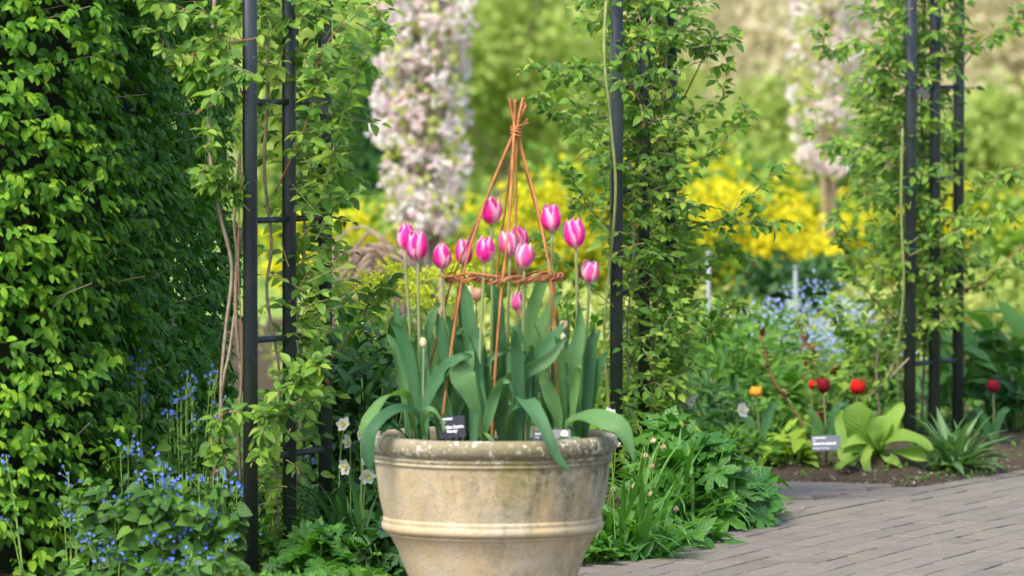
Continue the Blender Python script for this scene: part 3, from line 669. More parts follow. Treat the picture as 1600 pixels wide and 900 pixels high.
build_rose('leafy climbing rose with green canes on the column right behind the pot', D2, (.38, 18.3, .08),
    [(-60, 880, 1120), (40, 888, 1130), (110, 900, 1115), (180, 892, 1110), (250, 905, 1095), (330, 930, 1100), (400, 930, 1110), (480, 935, 1100), (560, 950, 1090), (640, 985, 1070), (680, 1000, 1060)], 1150,
    [([(950, -40, 18.2), (944, 80, 18.1), (955, 200, 18.05), (962, 300, 18.05), (952, 420, 18.1), (944, 520, 18.1), (952, 640, 18.15), (958, 720, 18.2)], .0055, 'green_cane'),
     ([(1030, -40, 18.4), (1040, 100, 18.4), (1024, 260, 18.4), (1032, 420, 18.4), (1022, 540, 18.4), (1030, 700, 18.4)], .006, 'wood_stem'),
     ([(985, 250, 18.3), (990, 400, 18.3), (980, 520, 18.3), (986, 700, 18.3)], .004, 'wood_stem')],
    [([(960, 150, 18.1), (910, 110, 18.0), (880, 120, 17.95), (830, 105, 17.9)], .003, 'green_cane', .8),
     ([(950, 210, 18.1), (900, 180, 18.0), (870, 175, 17.95), (842, 150, 17.9)], .003, 'green_cane', .9),
     ([(955, 360, 18.1), (925, 330, 18.0), (905, 300, 18.0), (890, 270, 17.95)], .0025, 'red_cane', .7),
     ([(1070, 360, 18.5), (1130, 340, 18.4), (1180, 300, 18.4), (1215, 255, 18.4)], .003, 'red_cane', .6),
     ([(1070, 345, 18.5), (1140, 350, 18.4), (1190, 346, 18.4), (1245, 347, 18.4)], .003, 'green_cane', .6),
     ([(1060, 260, 18.5), (1110, 240, 18.4), (1150, 200, 18.4), (1165, 175, 18.4)], .0025, 'green_cane', .6),
     ([(1070, 150, 18.5), (1100, 90, 18.4), (1120, 60, 18.4), (1150, 58, 18.4)], .0025, 'red_cane', .6),
     ([(1070, 460, 18.6), (1105, 420, 18.5), (1140, 385, 18.5), (1160, 400, 18.5)], .0025, 'red_cane', .7),
     ([(1060, 560, 18.6), (1110, 520, 18.5), (1130, 490, 18.5), (1150, 470, 18.5)], .0025, 'red_cane', .7),
     ([(960, 480, 18.1), (900, 430, 18.0), (870, 400, 18.0), (835, 375, 18.0)], .002, 'green_cane', .5),
     ([(1000, 160, 18.1), (970, 100, 18.0), (1000, 60, 17.95), (1020, 20, 17.95)], .003, 'red_cane', .6),
     ([(1085, 200, 18.5), (1130, 150, 18.4), (1110, 110, 18.4), (1140, 100, 18.4)], .002, 'red_cane', .6)],
    [(-60, 1000, 1010), (680, 1000, 1010)], None, (.028, .044))
build_rose('sprawling climbing rose on the farthest column, spreading low to the left', D3, (1.5, 20.5, .12),
    [(-60, 1340, 1530), (60, 1330, 1530), (140, 1310, 1520), (210, 1290, 1520), (290, 1310, 1530), (340, 1340, 1545), (400, 1345, 1550), (460, 1330, 1540), (520, 1310, 1520), (570, 1300, 1430), (625, 1300, 1400)], 1100,
    [([(1410, 200, 20.3), (1408, 330, 20.3), (1412, 450, 20.3), (1402, 560, 20.35), (1406, 660, 20.4)], .005, 'green_cane'),
     ([(1445, -40, 20.6), (1440, 200, 20.6), (1448, 420, 20.6), (1440, 660, 20.6)], .006, 'wood_stem'),
     ([(1400, 560, 20.4), (1380, 600, 20.3), (1350, 625, 20.3), (1340, 660, 20.35)], .006, 'wood_stem'),
     ([(1385, 500, 20.4), (1370, 570, 20.4), (1375, 660, 20.4)], .005, 'wood_stem')],
    [([(1400, 120, 20.3), (1350, 60, 20.2), (1300, 80, 20.15), (1270, 30, 20.1)], .0028, 'red_cane', .6),
     ([(1400, 260, 20.3), (1340, 230, 20.2), (1290, 225, 20.1), (1270, 160, 20.1)], .0028, 'green_cane', .7),
     ([(1500, 110, 20.6), (1540, 60, 20.5), (1570, 50, 20.5), (1600, 15, 20.5)], .003, 'red_cane', .6),
     ([(1500, 330, 20.6), (1540, 290, 20.5), (1570, 270, 20.5), (1620, 240, 20.5)], .003, 'red_cane', .7),
     ([(1490, 460, 20.6), (1540, 440, 20.5), (1580, 400, 20.5), (1620, 370, 20.5)], .004, 'red_cane', .7),
     ([(1420, 400, 20.3), (1480, 370, 20.2), (1540, 340, 20.2), (1600, 330, 20.2)], .003, 'green_cane', .8),
     ([(1400, 500, 20.3), (1350, 450, 20.2), (1330, 420, 20.2), (1310, 370, 20.2)], .0028, 'red_cane', .7),
     ([(1400, 460, 20.3), (1340, 380, 20.2), (1310, 330, 20.15), (1330, 300, 20.1)], .0028, 'green_cane', .7),
     ([(1420, 560, 20.3), (1380, 600, 20.2), (1330, 640, 20.2), (1300, 620, 20.1)], .004, 'wood_stem', .5),
     ([(1400, 560, 20.3), (1350, 520, 20.2), (1320, 520, 20.2), (1290, 470, 20.1)], .0028, 'green_cane', .8),
     ([(1370, 620, 20.3), (1330, 580, 20.2), (1290, 600, 20.1), (1265, 560, 20.0)], .0028, 'green_cane', .8)],
    [(-60, 1450, 1460), (625, 1430, 1440)], None, (.028, .044))

# ================================================================== POT
PD = 15.0; PX = (769.5 - 800) * PD / F
def py2z(y): return P(770, y, PD).z
def build_pot():
    t = thing('garden_pot', 'large weathered buff terracotta pot holding the pink tulips', 'plant pot', (PX, PD, 0))
    k = PD / F; NS = 128
    def lathe(name, prof, parent=t):
        a = Acc(); V = []; T = []
        for r, z in prof:
            for i in range(NS):
                an = 2 * math.pi * i / NS; rr = r + .0012 * mnoise.noise((math.cos(an) * 3, math.sin(an) * 3, z * 14)) + .0006 * mnoise.noise((math.cos(an) * 14, math.sin(an) * 14, z * 60))
                V.append((PX + rr * math.cos(an), PD + rr * math.sin(an), z + .0012 * mnoise.noise((math.cos(an) * 2.5, math.sin(an) * 2.5, z * 3))))
        for j in range(len(prof) - 1):
            for i in range(NS): i2 = (i + 1) % NS; p, q = j * NS + i, j * NS + i2; T += [(p, q + NS, q), (p, p + NS, q + NS)] if False else [(p, q, q + NS), (p, q + NS, p + NS)]
        a.add(V, T); o = a.obj(name, MT['pot'], parent); return o
    def pr(l): return [(r * k, py2z(y)) for r, y in l]
    body = [(100, 960), (106, 950), (110, 945), (121, 922), (133, 898), (141, 878), (148.5, 858), (155, 845), (159, 838), (163, 832), (170, 806), (174, 790), (177, 775), (179.5, 760), (182, 740), (184, 722), (185, 716)]
    fine = []
    for (r0, y0), (r1, y1) in zip(body, body[1:]):
        n = max(1, int(abs(y0 - y1) / 5))
        for i in range(n): fine.append((lerp(r0, r1, i / n), lerp(y0, y1, i / n)))
    fine.append(body[-1])
    fine = [(r * k, py2z(y)) for r, y in fine]; fine[0] = (fine[0][0], 0.0); fine = [(.001, 0.0)] + fine
    lathe('body', fine)
    lathe('band', pr([(160, 835), (164.0, 833.4), (166.6, 831.6), (163.8, 829.6), (164.2, 828.6), (168.0, 827.6), (171, 826.5), (173.6, 823), (174.2, 819), (173.2, 815), (171.2, 812.5), (172.4, 810.5), (172, 807), (169.5, 804), (165, 802)]))
    rim = [(181, 724), (184, 721), (186.8, 719.5), (187.3, 717), (184.0, 714.6), (184.0, 714), (187.6, 711.8), (187.8, 709.5), (184.2, 707.6), (184.6, 706.6), (188.5, 704), (192, 702), (195.8, 697), (197, 690), (196, 684), (192.5, 679.5), (187, 677.5), (180, 677.5), (176, 679), (173, 684), (171.5, 700), (170, 730)]
    lathe('rim', pr(rim))
    # compost surface
    a = Acc(); V = [(PX, PD, py2z(695))]; T = []
    for j in range(1, 13):
        for i in range(48):
            an = 2 * math.pi * i / 48; r = 171.5 * k * j / 12; V.append((PX + r * math.cos(an), PD + r * math.sin(an), py2z(697) + .009 * mnoise.noise((r * 30 * math.cos(an), r * 30 * math.sin(an), 1))))
    for i in range(48):
        T.append((0, 1 + i, 1 + (i + 1) % 48))
        for j in range(11): p = 1 + j * 48 + i; q = 1 + j * 48 + (i + 1) % 48; T += [(p, p + 48, q + 48), (p, q + 48, q)]
    a.add(V, T); a.obj('compost', MT['soil'], t)
    return t
pot = build_pot()
SOILZ = py2z(696)

# ================================================================== WILLOW OBELISK
def build_obelisk():
    apex = P(806, 206, PD); t = thing('willow_obelisk', 'woven willow obelisk of orange rods standing among the pink tulips', 'plant support', (PX, PD, SOILZ))
    rods = [([(822, 165, 0), (803, 207, 0), (764, 300, -.06), (737, 380, -.09), (722, 440, -.11), (706, 540, -.13), (691, 655, -.14)], .0032, 'willow'),
            ([(825, 186, .0), (804, 212, .01), (760, 310, -.0), (728, 385, -.02), (704, 445, -.03), (680, 540, -.04), (664, 602, -.05), (660, 680, -.05)], .0029, 'willow_dark'),
            ([(805, 155, -.01), (803, 207, -.01), (797, 320, -.08), (790, 400, -.12), (784, 450, -.14), (775, 560, -.15), (768, 690, -.15)], .0034, 'willow'),
            ([(817, 152, 0), (808, 207, 0), (806, 330, .04), (809, 430, .06), (816, 520, .07), (827, 690, .08)], .0032, 'willow'),
            ([(820, 160, .01), (811, 210, .01), (836, 310, .0), (853, 390, -.03), (861, 440, -.04), (867, 540, -.05), (874, 690, -.05)], .0034, 'willow'),
            ([(796, 153, 0), (806, 206, 0), (838, 330, .05), (858, 410, .08), (868, 470, .08), (880, 600, .08), (886, 690, .08)], .003, 'willow'),
            ([(812, 170, .01), (804, 212, .02), (790, 320, .08), (779, 400, .11), (776, 450, .12), (772, 560, .13), (770, 690, .13)], .0032, 'willow'),
            ([(799, 160, .01), (800, 215, .015), (752, 330, .03), (722, 420, .06), (712, 480, .06), (698, 560, .05), (690, 690, .05)], .003, 'willow')]
    for pts, r, m in rods:
        tube_obj('rod', [P(x, y, PD + d) for x, y, d in pts], r * 1.08, MT[m], t, r * 1.0, 8, 60, .42)
    # binding at the neck: a few turns of thin rod
    for k in range(3):
        pts = []
        for i in range(34):
            a = i / 33 * 2 * math.pi * 1.6 + k * 2; pts.append(P(806, 196 + k * 5 + i * .16, PD) + Vector((math.cos(a) * (.0135 + .002 * math.sin(i)), math.sin(a) * .0135, .003 * math.sin(a * 1.3 + k))))
        if k == 0: pts.append(P(826, 192, PD - .02))
        tube_obj('binding', pts, .0026, MT['willow'], t, .002, 6, knob=.2)
    # woven hoop
    c = P(788, 434, PD); Rr = 88 * PD / F
    for k in range(6):
        pts = []; ph = random.uniform(0, 6.28); st = random.uniform(0, 6.28); n = 96; ln = random.uniform(4.6, 6.6)
        for i in range(n):
            a = st + ln * i / (n - 1); tw = a * (9 + k % 3) + ph; rr = Rr + .0075 * math.cos(tw)
            pts.append(c + Vector((rr * math.cos(a), rr * math.sin(a) * .97, .0068 * math.sin(tw) + .003 * math.sin(a * 3 + k) + .004 * math.cos(a))))
        tube_obj('woven_twig', pts, random.uniform(.0024, .0036), MT['willow_dark' if k % 3 else 'willow'], t, .002, 6, knob=.3)
    tube_obj('woven_twig', [P(686, 431, PD - .05), P(705, 432, PD - .07), P(735, 427, PD - .13), P(780, 433, PD - .16)], .0026, MT['willow_dark'], t, .003, 6, 20, .3)
build_obelisk()

# ================================================================== TULIPS
def petal_me(name, mat, rad, inner=False, openn=0.0, pointy=.55):
    a = Acc(); V = []; U = []; T = []; nv, nu = 9, 6
    prof = [(0, .10), (.06, .40), (.16, .72), (.30, .93), (.46, 1.0), (.62, .96), (.78, .84), (.90, .64 + openn), (1.0, .40 + openn * 2)]
    for i, (v, r) in enumerate(prof):
        half = R(66) * (math.sin(math.pi * min(1, (v * .86 + .14))) ** pointy if v < 1 else 0.0)
        if v == 1: half = R(5)
        for j in range(nu + 1):
            u = -1 + 2 * j / nu; an = half * u; rr = r * (1 - .06 * u * u * (1 if not inner else .5)) * (.93 if inner else 1) * rad + .02 * rad * (1 - abs(u)) * (v > .2)
            V.append((rr * math.cos(an), rr * math.sin(an), v - .03 * u * u * v + (.02 if inner else 0))); U.append((u, v))
    for i in range(nv - 1):
        for j in range(nu): p = i * (nu + 1) + j; T += [(p, p + 1, p + nu + 2), (p, p + nu + 2, p + nu + 1)]
    a.add(V, T, U, 0); return a.mesh(name, MT[mat])
PET = {}
def petals(parent, base, w, h, mat, tilt=(0, 0), openn=0.0, spin=None):
    key = (mat, round(openn, 2))
    if key not in PET: PET[key] = (petal_me('petal', mat, .5, False, openn), petal_me('petal', mat, .5, True, openn * .7))
    o_, i_ = PET[key]; spin = random.uniform(0, 6.28) if spin is None else spin
    RT = Matrix.Rotation(tilt[0], 4, 'Y') @ Matrix.Rotation(tilt[1], 4, 'X')
    for k in range(6):
        inn = k >= 3; a = spin + (k % 3) * 2 * math.pi / 3 + (math.pi / 3 if inn else 0) + random.gauss(0, .12)
        hh = h * random.uniform(.90, 1.05)
        M = Matrix.Translation(base) @ RT @ Matrix.Rotation(a, 4, 'Z') @ Matrix.Rotation(random.gauss(.01, .05), 4, 'Y') @ Matrix.Diagonal((w, w, hh, 1))
        inst('petal', i_ if inn else o_, M, parent)
def blade_obj(parent, pts, width, hint, mat='tulip_leaf', n=26, fold=.35, twist=0.0, wave=.006, name='leaf', tip=.62):
    """long leaf along a 3-D path; hint = rough direction its upper face looks"""
    pp = smooth_path(pts, n); V = []; U = []; T = []; ph = random.uniform(0, 6); nu = 4
    for i, p in enumerate(pp):
        t = i / (n - 1); tn = (pp[min(i + 1, n - 1)] - pp[max(i - 1, 0)]).normalized(); h = Vector(hint); h.rotate(Matrix.Rotation(twist * t, 3, tn))
        x = tn.cross(h); x = x.normalized() if x.length > 1e-4 else Vector((1, 0, 0)); z = x.cross(tn)
        wd = width / 2 * min(1.0, (.38 + 1.5 * t) if t < .42 else 1.0) * max(0.0, 1 - (max(0, t - .42) / .58) ** 2.0) ** .8 + .0004
        for j in range(nu + 1):
            u = -1 + 2 * j / nu; V.append(tuple(p + x * (wd * u) + z * (abs(u) ** 1.3 * wd * fold + wave * math.sin(t * 9 + ph) * u * abs(u)))); U.append((u, t))
    for i in range(n - 1):
        for j in range(nu): q = i * (nu + 1) + j; T += [(q, q + 1, q + nu + 2), (q, q + nu + 2, q + nu + 1)]
    a = Acc(); a.add(V, T, U, random.random()); return a.obj(name, MT[mat], parent)
# (bloom x, bloom bottom y, w, h, base x, depth, material, label)
TU = [(632, 391, 27, 44, 648, -.02, 'pink', 'leftmost pink tulip in the pot, tall with a pale edged bloom'),
      (653, 407, 32, 45, 662, -.08, 'pink', 'deep pink tulip overlapping the leftmost bloom on its right'),
      (691, 421, 28, 39, 697, -.05, 'pink', 'pink tulip just outside the left end of the willow hoop'),
      (725, 415, 28, 43, 728, .05, 'pink', 'pink tulip crossed by the left rods of the obelisk'),
      (768, 351, 29, 43, 762, .03, 'pink', 'tallest pink tulip, left of the obelisk rods near their middle'),
      (757, 411, 29, 43, 750, -.14, 'pink', 'pink tulip below the tallest bloom with a white edged centre'),
      (797, 402, 27, 42, 792, .0, 'pink2', 'pink tulip partly hidden behind the central willow rods'),
      (812, 391, 26, 38, 812, .09, 'pink', 'pink tulip peeping out behind the central rods, right side'),
      (819, 420, 28, 39, 822, -.13, 'pink2', 'mid pink rounded tulip just above the middle of the hoop'),
      (863, 363, 31, 44, 862, .0, 'pink', 'high pink tulip right of the obelisk'),
      (900, 389, 31, 46, 898, -.06, 'pink', 'pink tulip with broad white flame on the upper right'),
      (921, 443, 27, 38, 908, -.02, 'pink2', 'lowest open pink tulip at the far right of the pot'),
      (806, 485, 19, 29, 808, -.1, 'pink2', 'small half grown pink tulip below the hoop'),
      (744, 472, 16, 23, 741, -.05, 'bud', 'peach coloured tulip bud under the left of the hoop'),
      (733, 468, 11, 24, 729, .06, 'bud_cream', 'narrow greenish tulip bud tucked beside the peach bud'),
      (679, 507, 12, 18, 690, .05, 'bud', 'small rosy bud beside the dark left rod'),
      (662, 544, 10, 17, 662, -.12, 'bud_cream', 'lowest cream tulip bud, on the left of the pot'),
      (880, 518, 12, 18, 874, -.04, 'bud', 'pale pink bud beside the right rods of the obelisk'),
      (881, 536, 9, 16, 878, -.06, 'bud_cream', 'tiny green tulip bud under the pale pink bud')]
tulips = []
for (bx, by, bw, bh, sx, dd, mat, lab) in TU:
    D = PD + dd; b0 = P(sx, 696, D); b0.z = SOILZ + .002; top = P(bx, by, D)
    t = thing('tulip', lab, 'tulip', b0, 'pink tulips in the pot' if mat.startswith('pink') else 'tulip buds in the pot'); tulips.append(t)
    mid = b0.lerp(top, .5) + Vector((random.uniform(-.006, .006), 0, 0)); sm = MT['tstem']
    tube_obj('stem', [b0, mid, top + Vector((0, 0, .002))], (.0047 if bw > 20 else .0034), sm, t, .0038 if bw > 20 else .0022, 8, 16)
    sc = D / F; petals(t, top, bw * sc * 1.06, bh * sc * 1.02, mat, (random.gauss(0, .08), random.gauss(0, .07)), -.05 if 'bud' in mat else (-.02 if bw < 20 else random.choice((-.04, -.01, .03, .07, .1))))
def tl(i, pts, w, hint, **kw): blade_obj(tulips[i], [P(x, y, PD + d) for x, y, d in pts], w * .88 * PD / F, hint, **kw)
# the leaves one can follow in the photograph
tl(1, [(662, 690, -.1), (655, 655, -.12), (628, 640, -.17), (597, 655, -.22), (577, 685, -.24), (577, 725, -.25), (584, 741, -.25)], 30, (-.15, -.6, .8), twist=-.2)
tl(0, [(648, 690, .0), (645, 640, -.03), (628, 618, -.06), (604, 622, -.12), (583, 648, -.18), (572, 668, -.2), (568, 700, -.2)], 30, (-.3, -.3, .9))
tl(10, [(890, 690, -.08), (893, 662, -.1), (915, 652, -.14), (945, 660, -.18), (968, 670, -.2), (982, 695, -.21), (992, 728, -.22)], 40, (.25, -.75, .6))
tl(8, [(795, 690, -.1), (804, 636, -.16), (818, 624, -.24), (838, 648, -.30), (858, 688, -.345), (869, 712, -.350), (888, 736, -.345)], 32, (.45, -.8, .35), fold=.2)
tl(5, [(752, 690, -.12), (748, 640, -.15), (735, 605, -.16), (722, 585, -.155), (730, 562, -.15), (742, 548, -.14)], 46, (-.1, -1, .15), fold=.15)
tl(3, [(700, 690, -.1), (702, 655, -.12), (690, 600, -.13), (698, 572, -.14), (722, 560, -.15), (738, 556, -.15)], 26, (-.6, -.7, .3))
tl(2, [(668, 690, -.1), (668, 640, -.12), (680, 600, -.13), (705, 570, -.15), (730, 560, -.17)], 28, (-.5, -.7, .4))
tl(6, [(785, 690, -.05), (775, 640, -.07), (790, 600, -.13), (830, 575, -.15), (858, 558, -.15), (885, 525, -.13)], 28, (.2, -.9, .3), twist=.8)
tl(4, [(757, 690, -.08), (762, 620, -.1), (752, 560, -.1), (735, 510, -.11), (728, 460, -.11), (716, 438, -.11)], 26, (-.2, -1, 0))
tl(4, [(765, 690, .04), (772, 600, .05), (778, 520, .06), (776, 470, .06), (766, 440, .06)], 26, (.4, -1, 0))
tl(0, [(655, 690, -.02), (652, 620, -.04), (640, 560, -.05), (625, 510, -.05), (617, 472, -.05)], 22, (-.5, -1, 0))
tl(1, [(662, 690, -.06), (660, 610, -.07), (664, 545, -.07), (672, 500, -.07), (680, 478, -.07)], 20, (.5, -1, 0))
tl(9, [(862, 690, .05), (860, 610, .04), (872, 550, .03), (884, 510, .03), (886, 460, .03)], 26, (.5, -1, .1), twist=.5)
tl(11, [(905, 690, -.05), (900, 620, -.06), (897, 560, -.07), (905, 510, -.07), (902, 458, -.07)], 26, (-.1, -1, 0), twist=.7)
tl(11, [(910, 690, -.0), (915, 640, -.02), (918, 590, -.03), (925, 545, -.03), (936, 515, -.03)], 16, (.5, -1, .1))
tl(8, [(820, 690, -.12), (818, 640, -.14), (806, 600, -.14), (802, 560, -.13), (803, 525, -.12)], 24, (-.3, -1, 0))
tl(7, [(815, 690, .05), (822, 600, .05), (842, 530, .05), (862, 480, .05), (878, 455, .05)], 30, (-.4, -1, .2))
tl(7, [(808, 690, .1), (815, 590, .1), (830, 500, .1), (845, 450, .1), (862, 425, .1)], 28, (-.3, -1, .1))
tl(12, [(812, 690, -.06), (826, 620, -.08), (835, 570, -.09), (862, 535, -.1), (884, 500, -.09)], 28, (-.4, -1, .3), twist=-.4)
tl(13, [(741, 690, -.05), (720, 620, -.06), (700, 560, -.06), (690, 520, -.06), (684, 490, -.06)], 24, (-.3, -1, .1))
tl(15, [(690, 690, .06), (700, 610, .05), (716, 560, .04), (708, 520, .04), (690, 488, .04)], 28, (.4, -1, .1))
tl(14, [(729, 690, .08), (735, 600, .08), (730, 540, .08), (722, 495, .08), (715, 455, .08)], 24, (.3, -1, 0))
tl(17, [(874, 690, -.08), (872, 650, -.1), (858, 610, -.11), (848, 585, -.11), (846, 560, -.11)], 24, (-.3, -1, .1))
tl(16, [(664, 690, -.13), (660, 660, -.16), (672, 640, -.18), (688, 655, -.19), (694, 675, -.195)], 12, (.2, -.8, .6))
tl(13, [(745, 692, -.14), (752, 675, -.18), (772, 690, -.2)], 7, (0, -.6, .8))
tl(17, [(860, 692, -.16), (885, 684, -.2), (905, 690, -.215), (912, 700, -.22)], 8, (0, -.5, .9))
tl(2, [(640, 690, -.1), (622, 672, -.14), (605, 668, -.15), (592, 682, -.16)], 9, (0, -.5, .9))
for i, t in enumerate(tulips):          # the crowd of upright leaves around the stems
    b = Vector(t['_o'])
    for k in range(3 if i < 13 else 1):
        lx = random.gauss(0, .035); ly = random.gauss(0, .04); H = random.uniform(.18, .37); s = random.choice((-1, 1)); w_ = random.uniform(.018, .038)
        st = b + Vector((random.gauss(0, .012), random.gauss(0, .012), 0)); lean = random.uniform(.0, .06) * s
        pts = [st, st + Vector((lean * .25, ly * .3, H * .33)), st + Vector((lean * .6 + lx * .3, ly * .6, H * .68)), st + Vector((lean + lx * .6, ly, H * .9)), st + Vector((lean * 1.5 + lx, ly * 1.3, H * random.uniform(.86, 1.08)))]
        blade_obj(t, pts, w_, (random.gauss(0, .5), -1, .15), twist=random.uniform(-.9, .9), n=16)

# ------------------------------------------------------------------ labels with print
def text_obj(parent, body, size, M, mat, bold=.0, align='LEFT', name='lettering'):
    cu = bpy.data.curves.new('t', 'FONT'); cu.body = body; cu.size = size; cu.offset = bold; cu.align_x = align; cu.resolution_u = 2
    tmp = bpy.data.objects.new('t', cu); COL.objects.link(tmp); bpy.context.view_layer.update()
    me = bpy.data.meshes.new_from_object(tmp.evaluated_get(bpy.context.evaluated_depsgraph_get())); bpy.data.objects.remove(tmp)
    me.name = name; me.materials.clear(); me.materials.append(MT[mat]); return inst(name, me, M, parent)
def sign(lab, cpx, cpy, D, w, h, yaw, tiltb, roll, mat, lines, stick, cat='plant label', logo=None, rounded=.004):
    c = P(cpx, cpy, D); base = c + Vector((0, .01, -stick)); t = thing('plant_label', lab, cat, base)
    RM = Matrix.Translation(c) @ Matrix.Rotation(yaw, 4, 'Z') @ Matrix.Rotation(R(90) - tiltb, 4, 'X') @ Matrix.Rotation(roll, 4, 'Z')
    a = Acc(); lp = []
    for (sx, sy, a0) in ((1, 1, 0), (-1, 1, 90), (-1, -1, 180), (1, -1, 270)):
        for q in (0, 45, 90): an = R(a0 + q); lp.append((sx * (w / 2 - rounded) + rounded * math.cos(an), sy * (h / 2 - rounded) + rounded * math.sin(an)))
    m = len(lp); V = [RM @ Vector((x, y, 0)) for x, y in lp] + [RM @ Vector((x, y, -.0025)) for x, y in lp]; T = []
    for k in range(1, m - 1): T += [(0, k, k + 1), (m, m + k + 1, m + k)]
    for k in range(m): k2 = (k + 1) % m; T += [(k, k + m, k2 + m), (k, k2 + m, k2)]
    a.add([tuple(v) for v in V], T); a.obj('plate', MT[mat], t, smooth=False)
    for body, size, x, y, bold, al in lines: text_obj(t, body, size, RM @ Matrix.Translation((x, y, .0006)), 'print', bold, al)
    a = Acc(); p0 = RM @ Vector((0, -h / 2 + .012, -.006)); tube(a, [p0, Vector((p0.x, p0.y + .004, p0.z - stick * .5)), Vector((p0.x, p0.y + .006, p0.z - stick))], .0045, .003, 6); a.obj('stake', MT['label'], t)
    if logo:
        lx, ly, r = logo; a = Acc(); V = []; T = []
        for i in range(24):
            an = 2 * math.pi * i / 24; V += [tuple(RM @ Vector((lx + r * math.cos(an), ly + r * math.sin(an), .0008))), tuple(RM @ Vector((lx + r * .78 * math.cos(an), ly + r * .78 * math.sin(an), .0008)))]
            j = (i + 1) % 24; T += [(2 * i, 2 * j, 2 * i + 1), (2 * i + 1, 2 * j, 2 * j + 1)]
        a.add(V, T)
        def poly(pl): a.add([tuple(RM @ Vector((lx + x * r, ly + y * r, .0009))) for x, y in pl], [(0, k, k + 1) for k in range(1, len(pl) - 1)])
        poly([(-.08, -.6), (.08, -.6), (.08, .05), (-.08, .05)]); poly([(0, -.05), (.12, .12), (.55, .42), (.30, .5), (0, .25)]); poly([(0, -.05), (0, .25), (-.30, .5), (-.55, .42), (-.12, .12)])
        a.obj('emblem', MT['print'], t, smooth=False)
    return t
MT['label_mid'] = plain('slate_label', (.035, .04, .055), .3)
sign("black plant label reading Tulipa 'Jumbo Beauty' at the front left of the pot", 706, 667, PD - .165, .070, .058, R(6), R(14), R(4), 'label',
     [('LILIACEAE', .0075, -.031, .019, .0003, 'LEFT'), ('Garden', .005, -.031, .0115, .0001, 'LEFT'), ("Tulipa 'Jumbo", .0098, .031, -.0035, .0004, 'RIGHT'), ("Beauty'", .0098, .014, -.0145, .0004, 'RIGHT')], .05)
sign('dark plant label with a round white emblem behind the drooping centre leaf', 862, 681, PD - .165, .098, .034, R(-4), R(25), R(2), 'label_mid',
     [('LILIACEAE', .0075, -.044, .004, .0003, 'LEFT'), ('Tulipa', .005, -.044, -.005, .0001, 'LEFT')], .04, logo=(.033, .005, .0085))
sign('grey plant label reading Salvia forsskaolii on a black stake in the far bed', 1291, 692, 19.75, .102, .056, R(2), R(24), R(1.5), 'label_grey',
     [('LAMIACEAE', .0085, -.046, .016, .0003, 'LEFT'), ('Sage', .006, -.046, .008, .0001, 'LEFT'), ('Salvia forsskaolii', .0122, -.046, -.006, .0005, 'LEFT'), ('SE. Europe, N. Turkey', .006, -.046, -.021, .0002, 'LEFT')], .055)

# ================================================================== GENERIC PLANTS
def ground_at(px, D):
    x = (px - 800) * D / F; return Vector((x, D, gz(x, D)))
def dome(label, name, cat, px, D, rad, H, n, size, kind, mat, singles, group=None, stems=10, zlo=.05, depth=None, face=(0, -.3, .8), flatn=.5, smat='stem', shell=.55, thing_=None):
    b = ground_at(px, D); t = thing_ or thing(name, label, cat, b, group); dp = depth or rad
    th = rng.random(n) * 2 * math.pi; cz = rng.random(n); rr = (shell + (1 - shell) * rng.random(n)) * 1.0; ph = np.arccos(1 - cz * 1.0) if False else np.arcsin(cz)
    lump = np.array([1 + .16 * mnoise.noise((math.cos(a) * 2.2 + b.x * 3, math.sin(a) * 2.2, c * 3)) for a, c in zip(th, cz)])
    x = np.cos(th) * np.cos(ph) * rad * rr * lump; y = np.sin(th) * np.cos(ph) * dp * rr * lump; z = (zlo + (1 - zlo) * np.sin(ph) * rr * lump) * H
    pos = np.stack([b.x + x, b.y + y, b.z + z], 1)
    o = unit(np.stack([x / rad, y / dp, z / H * .6], 1)); d = o * .8 + rvec(n) * .5 + np.array([0, 0, -.15]); nr = np.array(face) + o * flatn + rvec(n) * .45
    sz = rng.uniform(size[0], size[1], n); pos = pos - unit(d) * sz[:, None] * .5
    put_leaves(t, pos, d, nr, sz, kind, mat, singles)
    if stems:
        a = Acc()
        for i in range(stems):
            an = random.uniform(0, 6.28); r = random.uniform(0, .75); e = b + Vector((math.cos(an) * r * rad, math.sin(an) * r * dp, H * random.uniform(.5, .85)))
            s = b + Vector((math.cos(an) * r * rad * .35, math.sin(an) * r * dp * .35, -.01)); tube(a, smooth_path([s, s.lerp(e, .5) + Vector((0, 0, .02)), e], 6), .003, .0015, 5, random.random())
        a.obj('stems', MT[smat], t)
    return t
def tuft(label, name, cat, px, D, rad, L, n, kind, mat, tilt=(R(5), R(50)), group=None, singles=300, az=None, thing_=None, base=None):
    b = base or ground_at(px, D); t = thing_ or thing(name, label, cat, b, group)
    an = rng.random(n) * 2 * math.pi if az is None else rng.normal(az[0], az[1], n); tl_ = rng.uniform(tilt[0], tilt[1], n); r = rad * np.sqrt(rng.random(n))
    a2 = rng.random(n) * 6.28; pos = np.stack([b.x + np.cos(a2) * r, b.y + np.sin(a2) * r, np.full(n, b.z - .005)], 1)
    d = np.stack([np.cos(an) * np.sin(tl_), np.sin(an) * np.sin(tl_), np.cos(tl_)], 1); nr = np.stack([-np.cos(an) * np.cos(tl_), -np.sin(an) * np.cos(tl_), np.sin(tl_) + .001], 1) + rvec(n) * .25
    sz = rng.uniform(L[0], L[1], n); put_leaves(t, pos, d, nr, sz, kind, mat, min(singles, n), sname='leaves'); return t
def flowers(parent, pos, size, mat, name='flower_cluster', facing=(0, -1, .5), stuff=False):
    a = Acc(); pos = np.asarray(pos); n = len(pos); nr = np.array(facing) + rvec(n) * .6; d = np.cross(nr, rvec(n)); M = frames(d, nr, rng.uniform(size[0], size[1], n))
    a.many(TP['flower'][0], M, pos, rng.random(n)); return a.obj(name, MT[mat], parent, 'stuff' if stuff else None)

